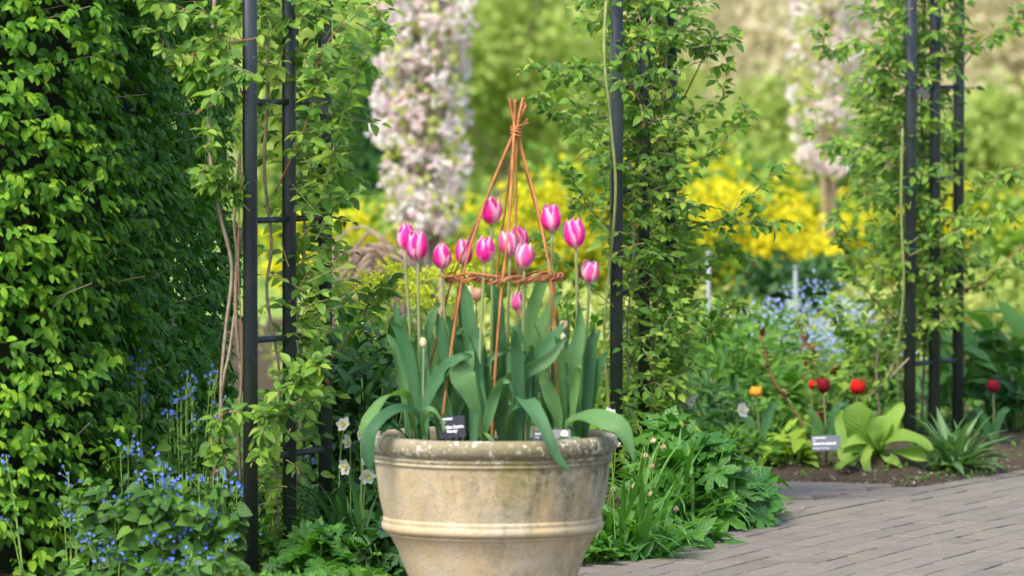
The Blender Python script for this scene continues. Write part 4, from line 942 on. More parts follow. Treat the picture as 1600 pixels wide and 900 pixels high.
# ---- blue flowered brunnera at the foot of the hedge
def brunnera(label, px, D, rad, H, nl, heads, group='blue flowered plants under the hedge'):
    b = ground_at(px, D); t = thing('brunnera', label, 'flowering plant', b, group)
    n = int(nl * .66); an = rng.random(n) * 6.28; r = rad * rng.random(n) ** .6; z = H * (.15 + .75 * rng.random(n) * (1 - .4 * r / rad))
    pos = np.stack([b.x + np.cos(an) * r, b.y + np.sin(an) * r * .6, b.z + z], 1)
    d = np.stack([np.cos(an), np.sin(an) * .6 - .45, rng.uniform(-.6, .2, n)], 1); nr = np.array([0, -.55, .8]) + rvec(n) * .8
    sz = rng.uniform(.020, .066, n); put_leaves(t, pos, d, nr, sz, 'heart', 'brunnera', min(n, 110))
    st = Acc()
    heads = [(hx + random.gauss(0, 9) * e, hy + random.gauss(0, 10) * e, dd) for hx, hy, dd in heads for e in ((0, 1) if random.random() < .7 else (0,))]
    for (hx, hy, dd) in heads:
        c = P(hx, hy, D + dd); k = random.randint(2, 6); q = np.array(c) + rng.normal(size=(k, 3)) * np.array([.015, .015, .011]); flowers(t, q, (.0044, .0066), 'blue_fl', stuff=True)
        s = Vector((b.x + (c.x - b.x) * .5, b.y, b.z + .02)); pp = smooth_path([s, s.lerp(c, .55) + Vector((0, 0, .03)), c], 10); tube(st, pp, .0022, .0012, 5, random.random())
        for i in (4, 6, 8):
            for s_ in (-1, 1):
                pass
        for qq in q: tube(st, [pp[-2], Vector(qq)], .0008, .0006, 3, 0, False)
        m = 5; pos2 = np.array([pp[random.randint(3, 8)] for _ in range(m)]); d2 = rvec(m) * .7 + np.array([0, -.3, .2]); put_leaves(t, pos2, d2, np.array([0, -.5, .8]) + rvec(m) * .4, rng.uniform(.018, .034, m), 'rose', 'brunnera', 0, sname='stem_leaves', stuff=False)
    st.obj('stems', MT['stem'], t)
brunnera('blue flowered brunnera at the left edge, against the lit hedge', 60, 15.45, .09, .12, 9, [(12, 730, 0), (8, 810, 0)])
brunnera('brunnera whose blue heads stand in front of the hedge at mid left', 112, 15.5, .06, .14, 10, [(108, 755, 0), (98, 800, 0), (120, 812, 0)])
brunnera('tallest brunnera with blue heads high against the dark hedge', 215, 16.2, .12, .42, 60, [(205, 562, 0), (214, 576, .0), (208, 600, 0), (222, 620, 0), (212, 632, 0), (152, 672, 0), (165, 670, 0), (180, 680, 0), (162, 684, 0), (200, 590, 0)])
brunnera('brunnera with wide pale leaves and blue heads in mid left corner', 200, 15.6, .14, .40, 120, [(200, 695, -.05), (188, 700, 0), (215, 712, 0), (178, 775, -.05), (188, 790, -.05), (215, 768, -.05), (222, 782, -.05), (172, 783, 0), (205, 795, -.05), (160, 848, 0), (180, 872, -.05), (215, 880, -.05)])
brunnera('brunnera with blue heads between the hedge and the rose stems', 290, 16.1, .16, .50, 110, [(290, 605, 0), (300, 612, .0), (283, 625, 0), (270, 650, 0), (258, 655, 0), (282, 648, 0), (335, 595, 0), (350, 635, 0), (310, 655, 0), (335, 592, .1), (342, 660, 0), (300, 700, 0)])
brunnera('front brunnera with dense blue heads near the bottom left', 262, 15.5, .15, .36, 140, [(250, 722, 0), (240, 738, 0), (255, 752, -.03), (270, 745, 0), (237, 760, 0), (225, 770, 0), (275, 765, 0), (228, 790, 0), (255, 780, 0), (248, 850, -.05), (232, 838, -.05), (266, 850, -.05), (225, 880, -.05)])
brunnera('brunnera crowded with blue heads just left of the nearest column', 318, 15.45, .11, .34, 120, [(310, 752, 0), (322, 758, 0), (350, 745, 0), (300, 810, 0), (312, 815, 0), (285, 830, 0), (292, 838, 0), (275, 835, -.03), (325, 835, 0), (340, 815, 0), (355, 760, 0), (370, 765, 0), (345, 812, 0), (300, 826, -.02), (318, 850, -.02), (305, 800, -.02)])
brunnera('brunnera stem leaning across the post of the nearest column', 366, 15.9, .08, .26, 30, [(378, 765, -.02), (388, 760, -.02), (392, 832, -.02), (370, 756, 0), (384, 780, 0), (365, 810, 0)])
brunnera('shaded brunnera seen between the posts of the nearest column', 450, 16.4, .16, .40, 70, [(430, 590, 0), (475, 630, 0), (428, 630, 0), (425, 655, 0), (480, 730, 0), (470, 745, 0), (490, 620, 0), (410, 615, 0)])
brunnera('lowest brunnera in the bottom left corner, its leaves cut by the frame', 175, 15.2, .16, .17, 60, [(190, 872, 0), (150, 868, 0), (140, 840, 0)])
brunnera('low brunnera at the bottom edge below the dense blue heads', 270, 15.15, .16, .17, 60, [(236, 842, 0), (300, 868, 0), (268, 880, 0)])
brunnera('low brunnera at the bottom edge beside the post foot', 322, 15.2, .10, .15, 50, [(340, 870, 0), (360, 842, 0)])
# low cut-leaved cover around the column foot
dome('low cut leaved geranium at the foot of the nearest column', 'geranium_clump', 'plant', 425, 15.98, .15, .16, 200, (.018, .034), 'palm', 'lush_leaf', 90, 'geranium clumps')
dome('low green cover on the soil between the nearest column and the pot', 'geranium_clump', 'plant', 540, 15.35, .22, .09, 200, (.018, .034), 'palm', 'lush_leaf', 90, 'geranium clumps')
for px, D, r_, lab in ((120, 15.12, .16, 'low cut leaved cover under the left brunneras'), (410, 15.2, .15, 'low cut leaved cover in front of the nearest column'), (500, 15.2, .15, 'low cut leaved cover right of the nearest column'), (590, 15.35, .12, 'low cut leaved cover against the foot of the pot')):
    dome(lab, 'geranium_clump', 'plant', px, D, r_, .09, 170, (.018, .036), 'palm', 'lush_leaf' if px != 500 else 'geranium', 60, 'geranium clumps', stems=4)
dome('dark cut leaved clump between the nearest column and the faded daffodils', 'geranium_clump', 'plant', 500, 15.75, .15, .15, 130, (.035, .06), 'palm', 'geranium', 90, 'geranium clumps', stems=6)
dome('leafy green clump between the nearest column and the pot', 'geranium_clump', 'plant', 470, 16.2, .14, .20, 150, (.03, .05), 'rose', 'lush_leaf', 80, 'geranium clumps')
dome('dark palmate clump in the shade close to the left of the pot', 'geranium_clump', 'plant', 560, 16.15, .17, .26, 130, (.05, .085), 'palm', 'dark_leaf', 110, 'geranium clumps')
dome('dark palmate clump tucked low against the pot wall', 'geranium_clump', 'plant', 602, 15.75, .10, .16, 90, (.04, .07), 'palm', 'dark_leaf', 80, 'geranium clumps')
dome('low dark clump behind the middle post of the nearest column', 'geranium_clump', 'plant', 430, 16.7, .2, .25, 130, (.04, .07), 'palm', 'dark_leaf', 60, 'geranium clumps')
tuft('sparse grass tuft at the foot of the nearest column', 'grass_tuft', 'grass', 490, 15.35, .16, (.05, .12), 120, 'blade', 'strap', (R(5), R(60)))
# ferny clump
def ferny(label, px, D, rad, H, n, mat='fine'):
    b = ground_at(px, D); t = thing('fern_clump', label, 'plant', b, 'feathery leaved clumps')
    for i in range(n):
        an = random.uniform(0, 6.28); L = random.uniform(.6, 1) * rad; pts = smooth_path([b, b + Vector((math.cos(an) * L * .4, math.sin(an) * L * .4, H * .8)), b + Vector((math.cos(an) * L, math.sin(an) * L, H * random.uniform(.7, 1.1)))], 14)
        a = Acc(); tube(a, pts, .0016, .0006, 4); q = []; dd = []; nn = []; ss = []
        for j in range(4, 14):
            tn = (pts[j] - pts[j - 1]).normalized(); sdv = tn.cross(Vector((0, 0, 1))).normalized()
            for s in (-1, 1):
                c0 = pts[j]; c1 = c0 + (sdv * s + tn * .6).normalized() * (.030 * (1 - (j - 4) / 12)) + Vector((0, 0, .003)); tube(a, [c0, c1], .0008, .0005, 3, 0, False)
                for f in (.35, .6, .85, 1):
                    for s2 in (-1, 1, 0): q.append(c0.lerp(c1, f)); dd.append((c1 - c0).normalized() + tn * s2 * 1.1 + Vector((0, 0, random.gauss(.1, .2)))); nn.append((random.gauss(0, .3), -.3, 1)); ss.append(random.uniform(.006, .011))
        M = frames(np.array(dd), np.array(nn, float), np.array(ss)); a.many(TP['quad'][0], M, np.array(q), rng.random(len(q))); a.obj('frond', MT[mat], t)
ferny('feathery bright green clump at the bottom left of the pot', 565, 15.75, .09, .10, 20)
ferny('feathery clump on the right of the pot at the path edge', 925, 16.45, .10, .09, 16)
ferny('feathery green clump among the daffodil leaves right of the pot', 1085, 17.2, .10, .10, 14)

# ---- daffodils
def daffodil_head(parent, c, s, face=(0, -1, .1), mat='white_fl', droop=False):
    f = Vector(face).normalized(); q = f.to_track_quat('Z', 'Y').to_matrix()
    for k in range(6):
        an = 2 * math.pi * k / 6 + random.gauss(0, .08); dl = q @ Vector((math.cos(an), math.sin(an), .25 if not droop else 1.6)); nl = q @ Vector((-.2 * math.cos(an), -.2 * math.sin(an), 1))
        M = frames(np.array([dl]), np.array([nl]), [s * random.uniform(.9, 1.1)])[0] * np.array([1.9, 1, 1])
        inst('petal', tmesh('petal', 0, mat), M4(M, c), parent)
    a = Acc(); V = []; T = []; n = 10
    for j, (r, z) in enumerate(((.12, 0), (.2, .2), (.26, .42))):
        for i in range(n): an = 2 * math.pi * i / n; V.append(tuple(c + q @ Vector((math.cos(an) * r * s * (1 + .08 * (i % 2) * j), math.sin(an) * r * s, z * s))))
    for j in range(2):
        for i in range(n): p = j * n + i; r_ = j * n + (i + 1) % n; T += [(p, r_, r_ + n), (p, r_ + n, p + n)]
    a.add(V, T); a.obj('cup', MT['cup' if not droop else 'withered'], parent)
def daffodil(label, hx, hy, D, s, face, bx=None, mat='white_fl', droop=False, group='white daffodils', by=None):
    c = P(hx, hy, D); b = ground_at(bx if bx else hx + random.uniform(-12, 12), D + .03); t = thing('daffodil', label, 'daffodil', b, group)
    neck = c + Vector((0, .015, .012)) if not droop else c + Vector((-.006, .004, s * .6))
    tube_obj('stem', [b, b.lerp(neck, .6) + Vector((random.uniform(-.015, .015), 0, .02)), neck, c], .0019, MT['stem'], t, .0015, 6, 14)
    daffodil_head(t, c, s, face, mat, droop)
for a in [('upper left white daffodil of the group left of the pot', 538, 664, 16.0, .025, (-.6, -1, .5)), ('white daffodil closest to the drooping tulip leaf, left of the pot', 562, 676, 15.95, .024, (.9, -.7, -.2)),
          ('lowest left white daffodil in front of the dark leaves left of the pot', 541, 728, 15.9, .027, (-.7, -.8, -.3)), ('white daffodil touching the pot just under its rim', 571, 716, 15.85, .023, (.7, -1, -.6)),
          ('faded daffodil below the others on the left of the pot', 574, 742, 15.85, .028, (.3, -1, -.5)), ('pale daffodil in shade under the upper left daffodil', 546, 690, 16.1, .024, (-.8, -.6, 0))]: daffodil(*a)
daffodil('bright white daffodil at the foot of the column behind the pot', 1077, 619, 18.6, .045, (-.4, -1, .1))
daffodil('white daffodil standing in front of the green foliage, middle right', 1157, 641, 19.3, .030, (.9, -1, .3), bx=1152)
daffodil('white daffodil just above the right rim of the pot', 955, 651, 16.5, .028, (-.5, -1, .3))
for i, (x, y, where) in enumerate([(965, 690, 'nearest the pot rim'), (1020, 684, 'highest, against the foot of the column'), (1036, 694, 'right of the highest one'), (1008, 708, 'between the column foot and the pot'), (1018, 724, 'below the column foot'),
                    (957, 760, 'closest to the pot wall'), (990, 755, 'in the middle of the strap leaves'), (1016, 768, 'over the palmate leaves'), (1005, 785, 'lower over the strap leaves'), (1055, 790, 'lowest, near the path edge')]):
    daffodil('withered papery daffodil ' + where, x, y, 16.9 + (i % 3) * .1, .019, (.2, -.5, -1), mat='withered', droop=True, group='withered daffodils', bx=x - 20)
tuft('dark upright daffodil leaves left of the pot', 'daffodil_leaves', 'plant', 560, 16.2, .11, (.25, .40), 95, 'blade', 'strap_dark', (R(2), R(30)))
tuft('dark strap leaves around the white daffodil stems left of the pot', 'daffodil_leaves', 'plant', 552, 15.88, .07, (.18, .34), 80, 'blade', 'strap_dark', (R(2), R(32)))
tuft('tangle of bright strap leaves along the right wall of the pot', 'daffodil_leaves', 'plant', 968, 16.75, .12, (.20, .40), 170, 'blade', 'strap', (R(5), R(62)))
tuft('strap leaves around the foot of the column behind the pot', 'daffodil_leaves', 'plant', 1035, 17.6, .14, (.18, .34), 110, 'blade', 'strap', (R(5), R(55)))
# ---- right-hand front bed
dome('broad palmate clump spreading to the path edge', 'geranium_plant', 'plant', 1095, 17.75, .23, .30, 190, (.065, .115), 'palm', 'geranium', 170, 'palmate geranium plants right of the pot', stems=30)
dome('palmate clump at the right tip of the bed, beside the paving', 'geranium_plant', 'plant', 1160, 17.95, .13, .20, 90, (.06, .10), 'palm', 'geranium', 85, 'palmate geranium plants right of the pot', stems=16)
dome('small palmate clump beside the foot of the column behind the pot', 'geranium_plant', 'plant', 1040, 18.0, .16, .30, 90, (.05, .09), 'palm', 'geranium', 70, 'palmate geranium plants right of the pot', stems=16)
dome('low lance leaved plant along the path edge right of the pot', 'leafy_plant', 'plant', 1050, 17.12, .22, .13, 130, (.06, .12), 'lance', 'geranium', 125, 'lance leaved plants at the path edge')
dome('low lance leaved plant beside the pot foot', 'leafy_plant', 'plant', 965, 16.6, .13, .11, 90, (.05, .10), 'lance', 'geranium', 85, 'lance leaved plants at the path edge')
dome('bright oval leaved plant at the bed tip, above the paving', 'leafy_plant', 'plant', 1178, 18.15, .10, .16, 42, (.08, .13), 'lance', 'lush_leaf', 42)
dome('tiny weed at the path edge right of the pot', 'weed', 'plant', 985, 16.62, .05, .03, 30, (.012, .022), 'rose', 'lush_leaf', 0)
# weeds in the joints
for i, (x, y) in enumerate([(1048, 852), (1068, 848), (1020, 862), (945, 872), (1185, 818), (1198, 812), (1106, 838), (1225, 808)]):
    D = CH * F / (y - 82); b = Vector(((x - 800) * D / F, D, 0)); n = 14; t = thing('weed', ['small weed in the edging joint, second from the widest gap', 'small weed in the edging joint beside a pale chip', 'small weed in the joint right of the pot foot', 'small weed nearest the pot on the path', 'largest weed in the joint under the palmate clump', 'weed at the tip of the bed', 'weed in the middle of the edging joint', 'weed where the edging joint leaves the bed'][i], 'plant', b, 'weeds in the path joints')
    put_leaves(t, np.array(b) + rng.normal(size=(n, 3)) * np.array([.012, .03, .002]) + np.array([0, 0, .004]), rvec(n) + np.array([0, 0, .6]), rvec(n) * .4 + np.array([0, -.3, 1]), rng.uniform(.01, .026, n), 'rose', 'lush_leaf', 0, stuff=False)
# pebbles and crumbs
def pebbles():
    cols = rough_mat('pebble', [(.10, .08, .06), (.2, .17, .14), (.36, .33, .28)], 30, .85)
    acc = Acc()
    V0 = np.array([(1, 0, 0), (-1, 0, 0), (0, 1, 0), (0, -1, 0), (0, 0, .7), (0, 0, -.7)], float); T0 = np.array([(0, 2, 4), (2, 1, 4), (1, 3, 4), (3, 0, 4), (2, 0, 5), (1, 2, 5), (3, 1, 5), (0, 3, 5)])
    L = []
    while len(L) < 900:
        x = random.uniform(.1, 2.1); y = random.uniform(16, 20.8); d = float(path_sd(np.array([x]), np.array([y]))[0])
        if -.10 < d < .35 and (d > 0 or random.random() < .25): L.append((x, y, max(gz(x, y), 0.001) + .001))
    M = np.array([frames(rvec(1), rvec(1), [abs(random.gauss(0, .004)) + .0015])[0] for _ in L]); acc.many((V0, T0, np.zeros((6, 2))), M, np.array(L), rng.random(len(L))); acc.obj('gravel', cols, kind='stuff')
pebbles()

# ---- tulips in the far bed
def bed_tulip(label, x, y, w, h, D, mat, openn, tilt=(0, 0), leaves=2, group='dark red tulips in the far bed'):
    top = P(x, y + h / 2, D); b = ground_at(x + random.uniform(-5, 5), D); t = thing('tulip', label, 'tulip', b, group)
    tube_obj('stem', [b, b.lerp(top, .5) + Vector((.006, 0, 0)), top], .0038, MT['tstem'], t, .003, 7, 12); sc = D / F; petals(t, top, w * sc, h * sc, mat, tilt, openn)
    for k in range(leaves):
        s = -1 if k % 2 else 1; H = random.uniform(.55, .8) * (top.z - b.z); blade_obj(t, [b, b + Vector((s * .02, -.01, H * .5)), b + Vector((s * .045, -.02, H)), b + Vector((s * .07, -.03, H * 1.15))], .035, (s * -.4, -1, .2), n=14)
bed_tulip('large dark red tulip standing behind the grey plant label', 1286, 602, 21, 26, 20.0, 'red', .02)
bed_tulip('open scarlet tulip right of the large dark red one', 1338, 604, 23, 25, 20.1, 'scarlet', .16, (.1, 0))
bed_tulip('dark red tulip under the farthest column on the far right', 1552, 603, 21, 21, 20.6, 'red', .1)
bed_tulip('small dark red tulip hanging low beside the red rose shoot', 1273, 648, 15, 14, 20.2, 'red', .1, (.9, .3), 0)
bed_tulip('dark red tulip at the top left of the cluster', 1268, 566, 20, 20, 20.8, 'red', .12, (-.3, 0))
bed_tulip('dark red tulip in the top right of the cluster', 1299, 577, 15, 20, 20.7, 'red', .08, (.4, 0))
bed_tulip('half hidden scarlet tulip left of the large dark red one', 1266, 598, 14, 20, 20.5, 'scarlet', .14, (.5, 0), 0)
bed_tulip('single orange and yellow tulip open in the middle of the right bed', 1181, 612, 20, 18, 20.0, 'orange', .16, group='orange tulip')
# ---- named plants in the far bed
def salvia(label, px, D, H, leaves, mat='salvia', name='sage_plant'):
    b = ground_at(px, D); t = thing(name, label, 'plant', b, 'pale leaved sage plants')
    for pts, w_, hint in leaves: blade_obj(t, [b + Vector((0, 0, .01))] + [P(x, y, D + dd) for x, y, dd in pts], w_ * 1.06 * D / F, hint, mat, 20, .18, 0, .008)
    return t
salvia('large pale green rosette of crinkled leaves right of the grey label', 1375, 19.85, .3,
       [([(1352, 690, -.03), (1345, 665, -.05), (1330, 640, -.06), (1326, 634, -.06)], 50, (.1, -1, .25)), ([(1365, 690, -.02), (1385, 670, -.02), (1402, 645, -.02), (1412, 628, 0)], 30, (-.5, -1, .2)),
        ([(1362, 690, 0), (1372, 672, -.03), (1385, 660, -.04), (1393, 655, -.04)], 34, (-.3, -1, .3)), ([(1385, 690, -.05), (1405, 683, -.1), (1435, 688, -.13), (1458, 704, -.14)], 36, (.1, -.6, .8)),
        ([(1345, 695, -.0), (1330, 680, .02), (1318, 655, .05), (1312, 640, .06)], 40, (0, -1, .3)), ([(1345, 700, -.08), (1330, 700, -.12), (1322, 712, -.15), (1338, 728, -.16)], 32, (-.2, -.9, .5)),
        ([(1395, 705, -.06), (1420, 708, -.1), (1440, 715, -.12), (1452, 722, -.12)], 24, (.1, -.6, .8)), ([(1350, 690, -.08), (1340, 688, -.12), (1325, 695, -.14), (1312, 700, -.15)], 20, (0, -.6, .8)),
        ([(1360, 700, -.1), (1352, 715, -.14), (1356, 735, -.15), (1360, 742, -.15)], 15, (0, -1, .4)), ([(1385, 715, -.12), (1398, 720, -.14), (1412, 735, -.15)], 14, (.1, -1, .4)),
        ([(1372, 690, -.1), (1366, 670, -.11), (1362, 655, -.11), (1364, 645, -.11)], 20, (.3, -1, .1)), ([(1350, 700, -.1), (1330, 715, -.15), (1312, 728, -.17), (1306, 735, -.17)], 16, (-.1, -.7, .6)),
        ([(1378, 690, .05), (1388, 665, .06), (1398, 640, .07), (1404, 628, .07)], 30, (.3, -1, .2))])
dome('smaller yellow green rosette left of the grey label', 'sage_plant', 'plant', 1240, 19.85, .11, .15, 46, (.05, .085), 'salvia', 'lime_sage', 46, 'pale leaved sage plants') if 'lime_sage' in MT else None
MT['lime_sage'] = leaf_mat('yellow_sage_leaf', [(.22, .36, .03), (.30, .45, .04), (.36, .5, .06)], .6, .35, 8, .4)
dome('smaller yellow green rosette left of the grey label', 'sage_plant', 'plant', 1238, 19.85, .11, .15, 48, (.05, .085), 'salvia', 'lime_sage', 48, 'pale leaved sage plants', stems=6)
tuft('spiky plant of long narrow leaves under the farthest column', 'lily_plant', 'plant', 1492, 19.95, .05, (.14, .27), 75, 'wblade', 'strap_dark2', (R(5), R(80))) if 'strap_dark2' in MT else None
MT['iris'] = leaf_mat('narrow_grey_leaf', [(.07, .17, .07), (.11, .23, .08), (.16, .3, .11)], .45, .25, 3, .2, .4, True)
tuft('spiky plant of long narrow leaves under the farthest column', 'lily_plant', 'plant', 1492, 19.92, .05, (.14, .26), 80, 'wblade', 'iris', (R(5), R(82)))
tuft('thin upright weed with a yellow green tip inside the spiky plant', 'spurge', 'plant', 1488, 19.85, .01, (.05, .1), 8, 'wblade', 'lime_leaf', (R(20), R(70)))
dome('upper crown of big soft leaves at the right edge', 'broad_leaved_plant', 'plant', 1565, 21.4, .26, .48, 70, (.13, .21), 'salvia', 'big_leaf', 70, 'broad leaved plants at the right edge', stems=14)
dome('big soft leaves behind the posts of the farthest column', 'broad_leaved_plant', 'plant', 1500, 21.2, .16, .40, 40, (.11, .18), 'salvia', 'big_leaf', 40, 'broad leaved plants at the right edge', stems=10)
dome('dark shaded lower leaves at the right edge behind the red tulip', 'broad_leaved_plant', 'plant', 1590, 21.0, .18, .22, 50, (.08, .14), 'salvia', 'dark_leaf', 50, 'broad leaved plants at the right edge', stems=10)
# red rose shoots rising from the far bed
for lab, pts, r in [('leaning red rose shoot left of the tulip cluster', [(1256, 668, 20.1), (1236, 635, 20.1), (1212, 600, 20.1), (1200, 570, 20.1), (1190, 525, 20.1)], .0055),
                    ('short red brown rose shoot above the tulip cluster', [(1283, 640, 20.6), (1270, 560, 20.6), (1258, 530, 20.6), (1247, 502, 20.6)], .004)]:
    b = ground_at(pts[0][0], pts[0][2]); t = thing('rose_shoot', lab, 'plant shoot', b, 'red rose shoots in the far bed'); P_ = [b] + [P(*p) for p in pts]; tube_obj('cane', P_, r, MT['red_cane'], t, r * .5, 7, 26, .2)
    pp = smooth_path(P_, 30); n = 22; idx = rng.integers(12, 30, n); pos = np.array([pp[i] for i in idx]); put_leaves(t, pos, rvec(n) + np.array([0, -.2, .3]), rvec(n) * .5 + np.array([0, -.5, .8]), rng.uniform(.02, .045, n), 'rose', 'rose_young', n)
dome('leafy rose bush foliage at the foot of the farthest column', 'rose_bush', 'shrub', 1340, 20.7, .30, .36, 620, (.025, .042), 'rose', 'rose', 200, stems=16, smat='wood_stem')
# mid-distance greenery of the right bed
dome('leafy green perennial behind the white daffodil, middle right', 'leafy_perennial', 'plant', 1120, 20.6, .32, .50, 900, (.04, .075), 'lance', 'lush_leaf', 220, 'leafy perennials in the right bed', stems=24)
dome('leafy green perennial above the orange tulip', 'leafy_perennial', 'plant', 1175, 21.3, .30, .46, 800, (.04, .07), 'lance', 'lush_leaf', 200, 'leafy perennials in the right bed', stems=24)
dome('dark leafy perennial between the two right columns, low down', 'leafy_perennial', 'plant', 1095, 20.1, .22, .30, 420, (.035, .06), 'lance', 'dark_leaf', 150, 'leafy perennials in the right bed', stems=16)
dome('low pale leafy perennial around the orange tulip', 'leafy_perennial', 'plant', 1185, 20.25, .22, .17, 380, (.025, .05), 'rose', 'lush_leaf', 170, 'leafy perennials in the right bed', stems=16)
dome('low leafy perennial left of the yellow green rosette', 'leafy_perennial', 'plant', 1150, 19.9, .20, .14, 320, (.022, .045), 'rose', 'lush_leaf', 150, 'leafy perennials in the right bed', stems=10)
tuft('clump of upright green strap leaves beside the blue flowers', 'strap_leaves', 'plant', 1222, 20.9, .07, (.2, .34), 45, 'wblade', 'strap', (R(3), R(35)))
def drift(label, px, D, rad, H, n):
    t = dome(label, 'forget_me_not', 'flowering plant', px, D, rad, H, 500, (.02, .04), 'lance', 'lush_leaf', 0, 'pale blue forget-me-nots', stems=20)
    b = Vector(t['_o']); th = rng.random(n) * 6.28; r = rad * np.sqrt(rng.random(n)); pos = np.stack([b.x + np.cos(th) * r, b.y + np.sin(th) * r, b.z + H * (1.16 - .55 * (r / rad) ** 2) * rng.uniform(.72, 1.1, n)], 1)
    flowers(t, pos, (.0045, .0075), 'blue_pale', 'flowers', stuff=True)
drift('pale blue forget-me-nots, left mound behind the tulip cluster', 1215, 22.2, .28, .36, 330)
drift('pale blue forget-me-nots, tall middle mound behind the tulip cluster', 1275, 22.6, .28, .42, 330)
drift('pale blue forget-me-nots, right mound reaching the farthest rose', 1345, 22.4, .26, .36, 250)
# greenery behind the pot
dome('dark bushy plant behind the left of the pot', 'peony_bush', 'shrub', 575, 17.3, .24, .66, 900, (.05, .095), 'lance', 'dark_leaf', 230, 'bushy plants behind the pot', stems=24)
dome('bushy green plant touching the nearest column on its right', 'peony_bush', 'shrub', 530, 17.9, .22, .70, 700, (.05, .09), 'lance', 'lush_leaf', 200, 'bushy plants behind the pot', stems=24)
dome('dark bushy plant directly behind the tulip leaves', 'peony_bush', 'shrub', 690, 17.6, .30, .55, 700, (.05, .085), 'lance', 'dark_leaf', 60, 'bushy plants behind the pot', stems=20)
dome('bright leafy bush behind the right half of the tulip leaves', 'peony_bush', 'shrub', 870, 19.0, .36, .62, 1200, (.03, .055), 'rose', 'rose', 120, 'bushy plants behind the pot', stems=20)
dome('low bright leafy bush filling in behind the pot rim', 'peony_bush', 'shrub', 925, 18.3, .22, .40, 600, (.028, .048), 'rose', 'rose', 110, 'bushy plants behind the pot', stems=16)
def spurge(label, px, D, H, rad, top=.8):
    t = dome(label, 'spurge', 'flowering plant', px, D, rad, H * .92, 380, (.03, .06), 'lance', 'lush_leaf', 60, 'yellow green spurges', stems=18)
    b = Vector(t['_o']); n = 520; cl = 22; cx = rng.normal(size=(cl, 2)) * rad * .5; k = rng.integers(0, cl, n); pos = np.stack([b.x + cx[k, 0], b.y + cx[k, 1], np.full(n, b.z + H) + (rng.random(cl)[k] - .7) * .12], 1) + rng.normal(size=(n, 3)) * np.array([.02, .02, .009])
    put_leaves(t, pos, rvec(n), np.array([0, -.4, 1]) + rvec(n) * .4, rng.uniform(.012, .022, n), 'rose', 'spurge', 0, sname='bracts')
spurge('yellow green spurge between the nearest column and the leftmost tulip', 560, 18.4, .68, .2)
spurge('yellow green spurge behind the leftmost tulip stems', 625, 18.8, .70, .2)
spurge('yellow green spurge showing left under the willow hoop', 680, 19.3, .66, .2)

# ================================================================== MIDDLE AND FAR DISTANCE
def crown_pts(c, rx, ry, rz, n, clumps=26, cs=.33):
    cc = unit(rng.normal(size=(clumps, 3))) * (rng.random((clumps, 1)) ** .45) * .82; k = rng.integers(0, clumps, n)
    q = cc[k] + rng.normal(size=(n, 3)) * cs * .5; o = unit(rng.normal(size=(n, 3)) + q); return np.array(c) + q * np.array([rx, ry, rz]), o
def tree(label, px, D, z0, rx, rz, n, size, mat, cat='tree', name='tree', group=None, trunk=True, ry=None, bark='bark', multi=1, lower=0, clumps=26, extra=None):
    x = (px - 800) * D / F; b = Vector((x, D, -.05)); t = thing(name, label, cat, b, group); ry = ry or rx
    c = (x, D, z0 + rz); pos, o = crown_pts(c, rx, ry, rz, n, clumps); pos[:, 2] = np.maximum(pos[:, 2], .0)
    put_leaves(t, pos, rvec(n), o * .6 + rvec(n) * .6 + np.array([0, -.2, .4]), rng.uniform(size[0], size[1], n), 'quad', mat, 0, sname='crown', stuff=False)
    if extra:
        m2, n2, s2 = extra; p2, o2 = crown_pts((c[0], c[1] - ry * .15, c[2]), rx, ry, rz, n2, clumps * 2, .2); p2[:, 2] = np.maximum(p2[:, 2], .02)
        put_leaves(t, p2, rvec(n2), np.array([0, -.6, .6]) + rvec(n2) * .6, rng.uniform(s2[0], s2[1], n2), 'quad', m2, 0, sname='blossom', stuff=False)
    if trunk:
        for k in range(multi):
            a = Acc(); s = Vector((x + (k - (multi - 1) / 2) * .07 * rx, D, -.05)); e = Vector((x + random.gauss(0, .25) * rx, D, z0 + rz * 1.2)); r = .035 * (rx + rz)
            pp = smooth_path([s, s.lerp(e, .4) + Vector((random.gauss(0, .05), 0, 0)), e], 12); tube(a, pp, r / multi ** .5, r * .35 / multi ** .5, 7, 0, knob=.1)
            for j in range(7):
                q = pp[random.randint(3, 10)]; an = random.uniform(0, 6.28); e2 = q + Vector((math.cos(an) * rx * .7, math.sin(an) * ry * .7, rz * random.uniform(.2, .7))); tube(a, smooth_path([q, q.lerp(e2, .5) + Vector((0, 0, rz * .1)), e2], 7), r * .35 / multi ** .5, r * .1, 5)
            a.obj('trunk', MT[bark], t)
    return t
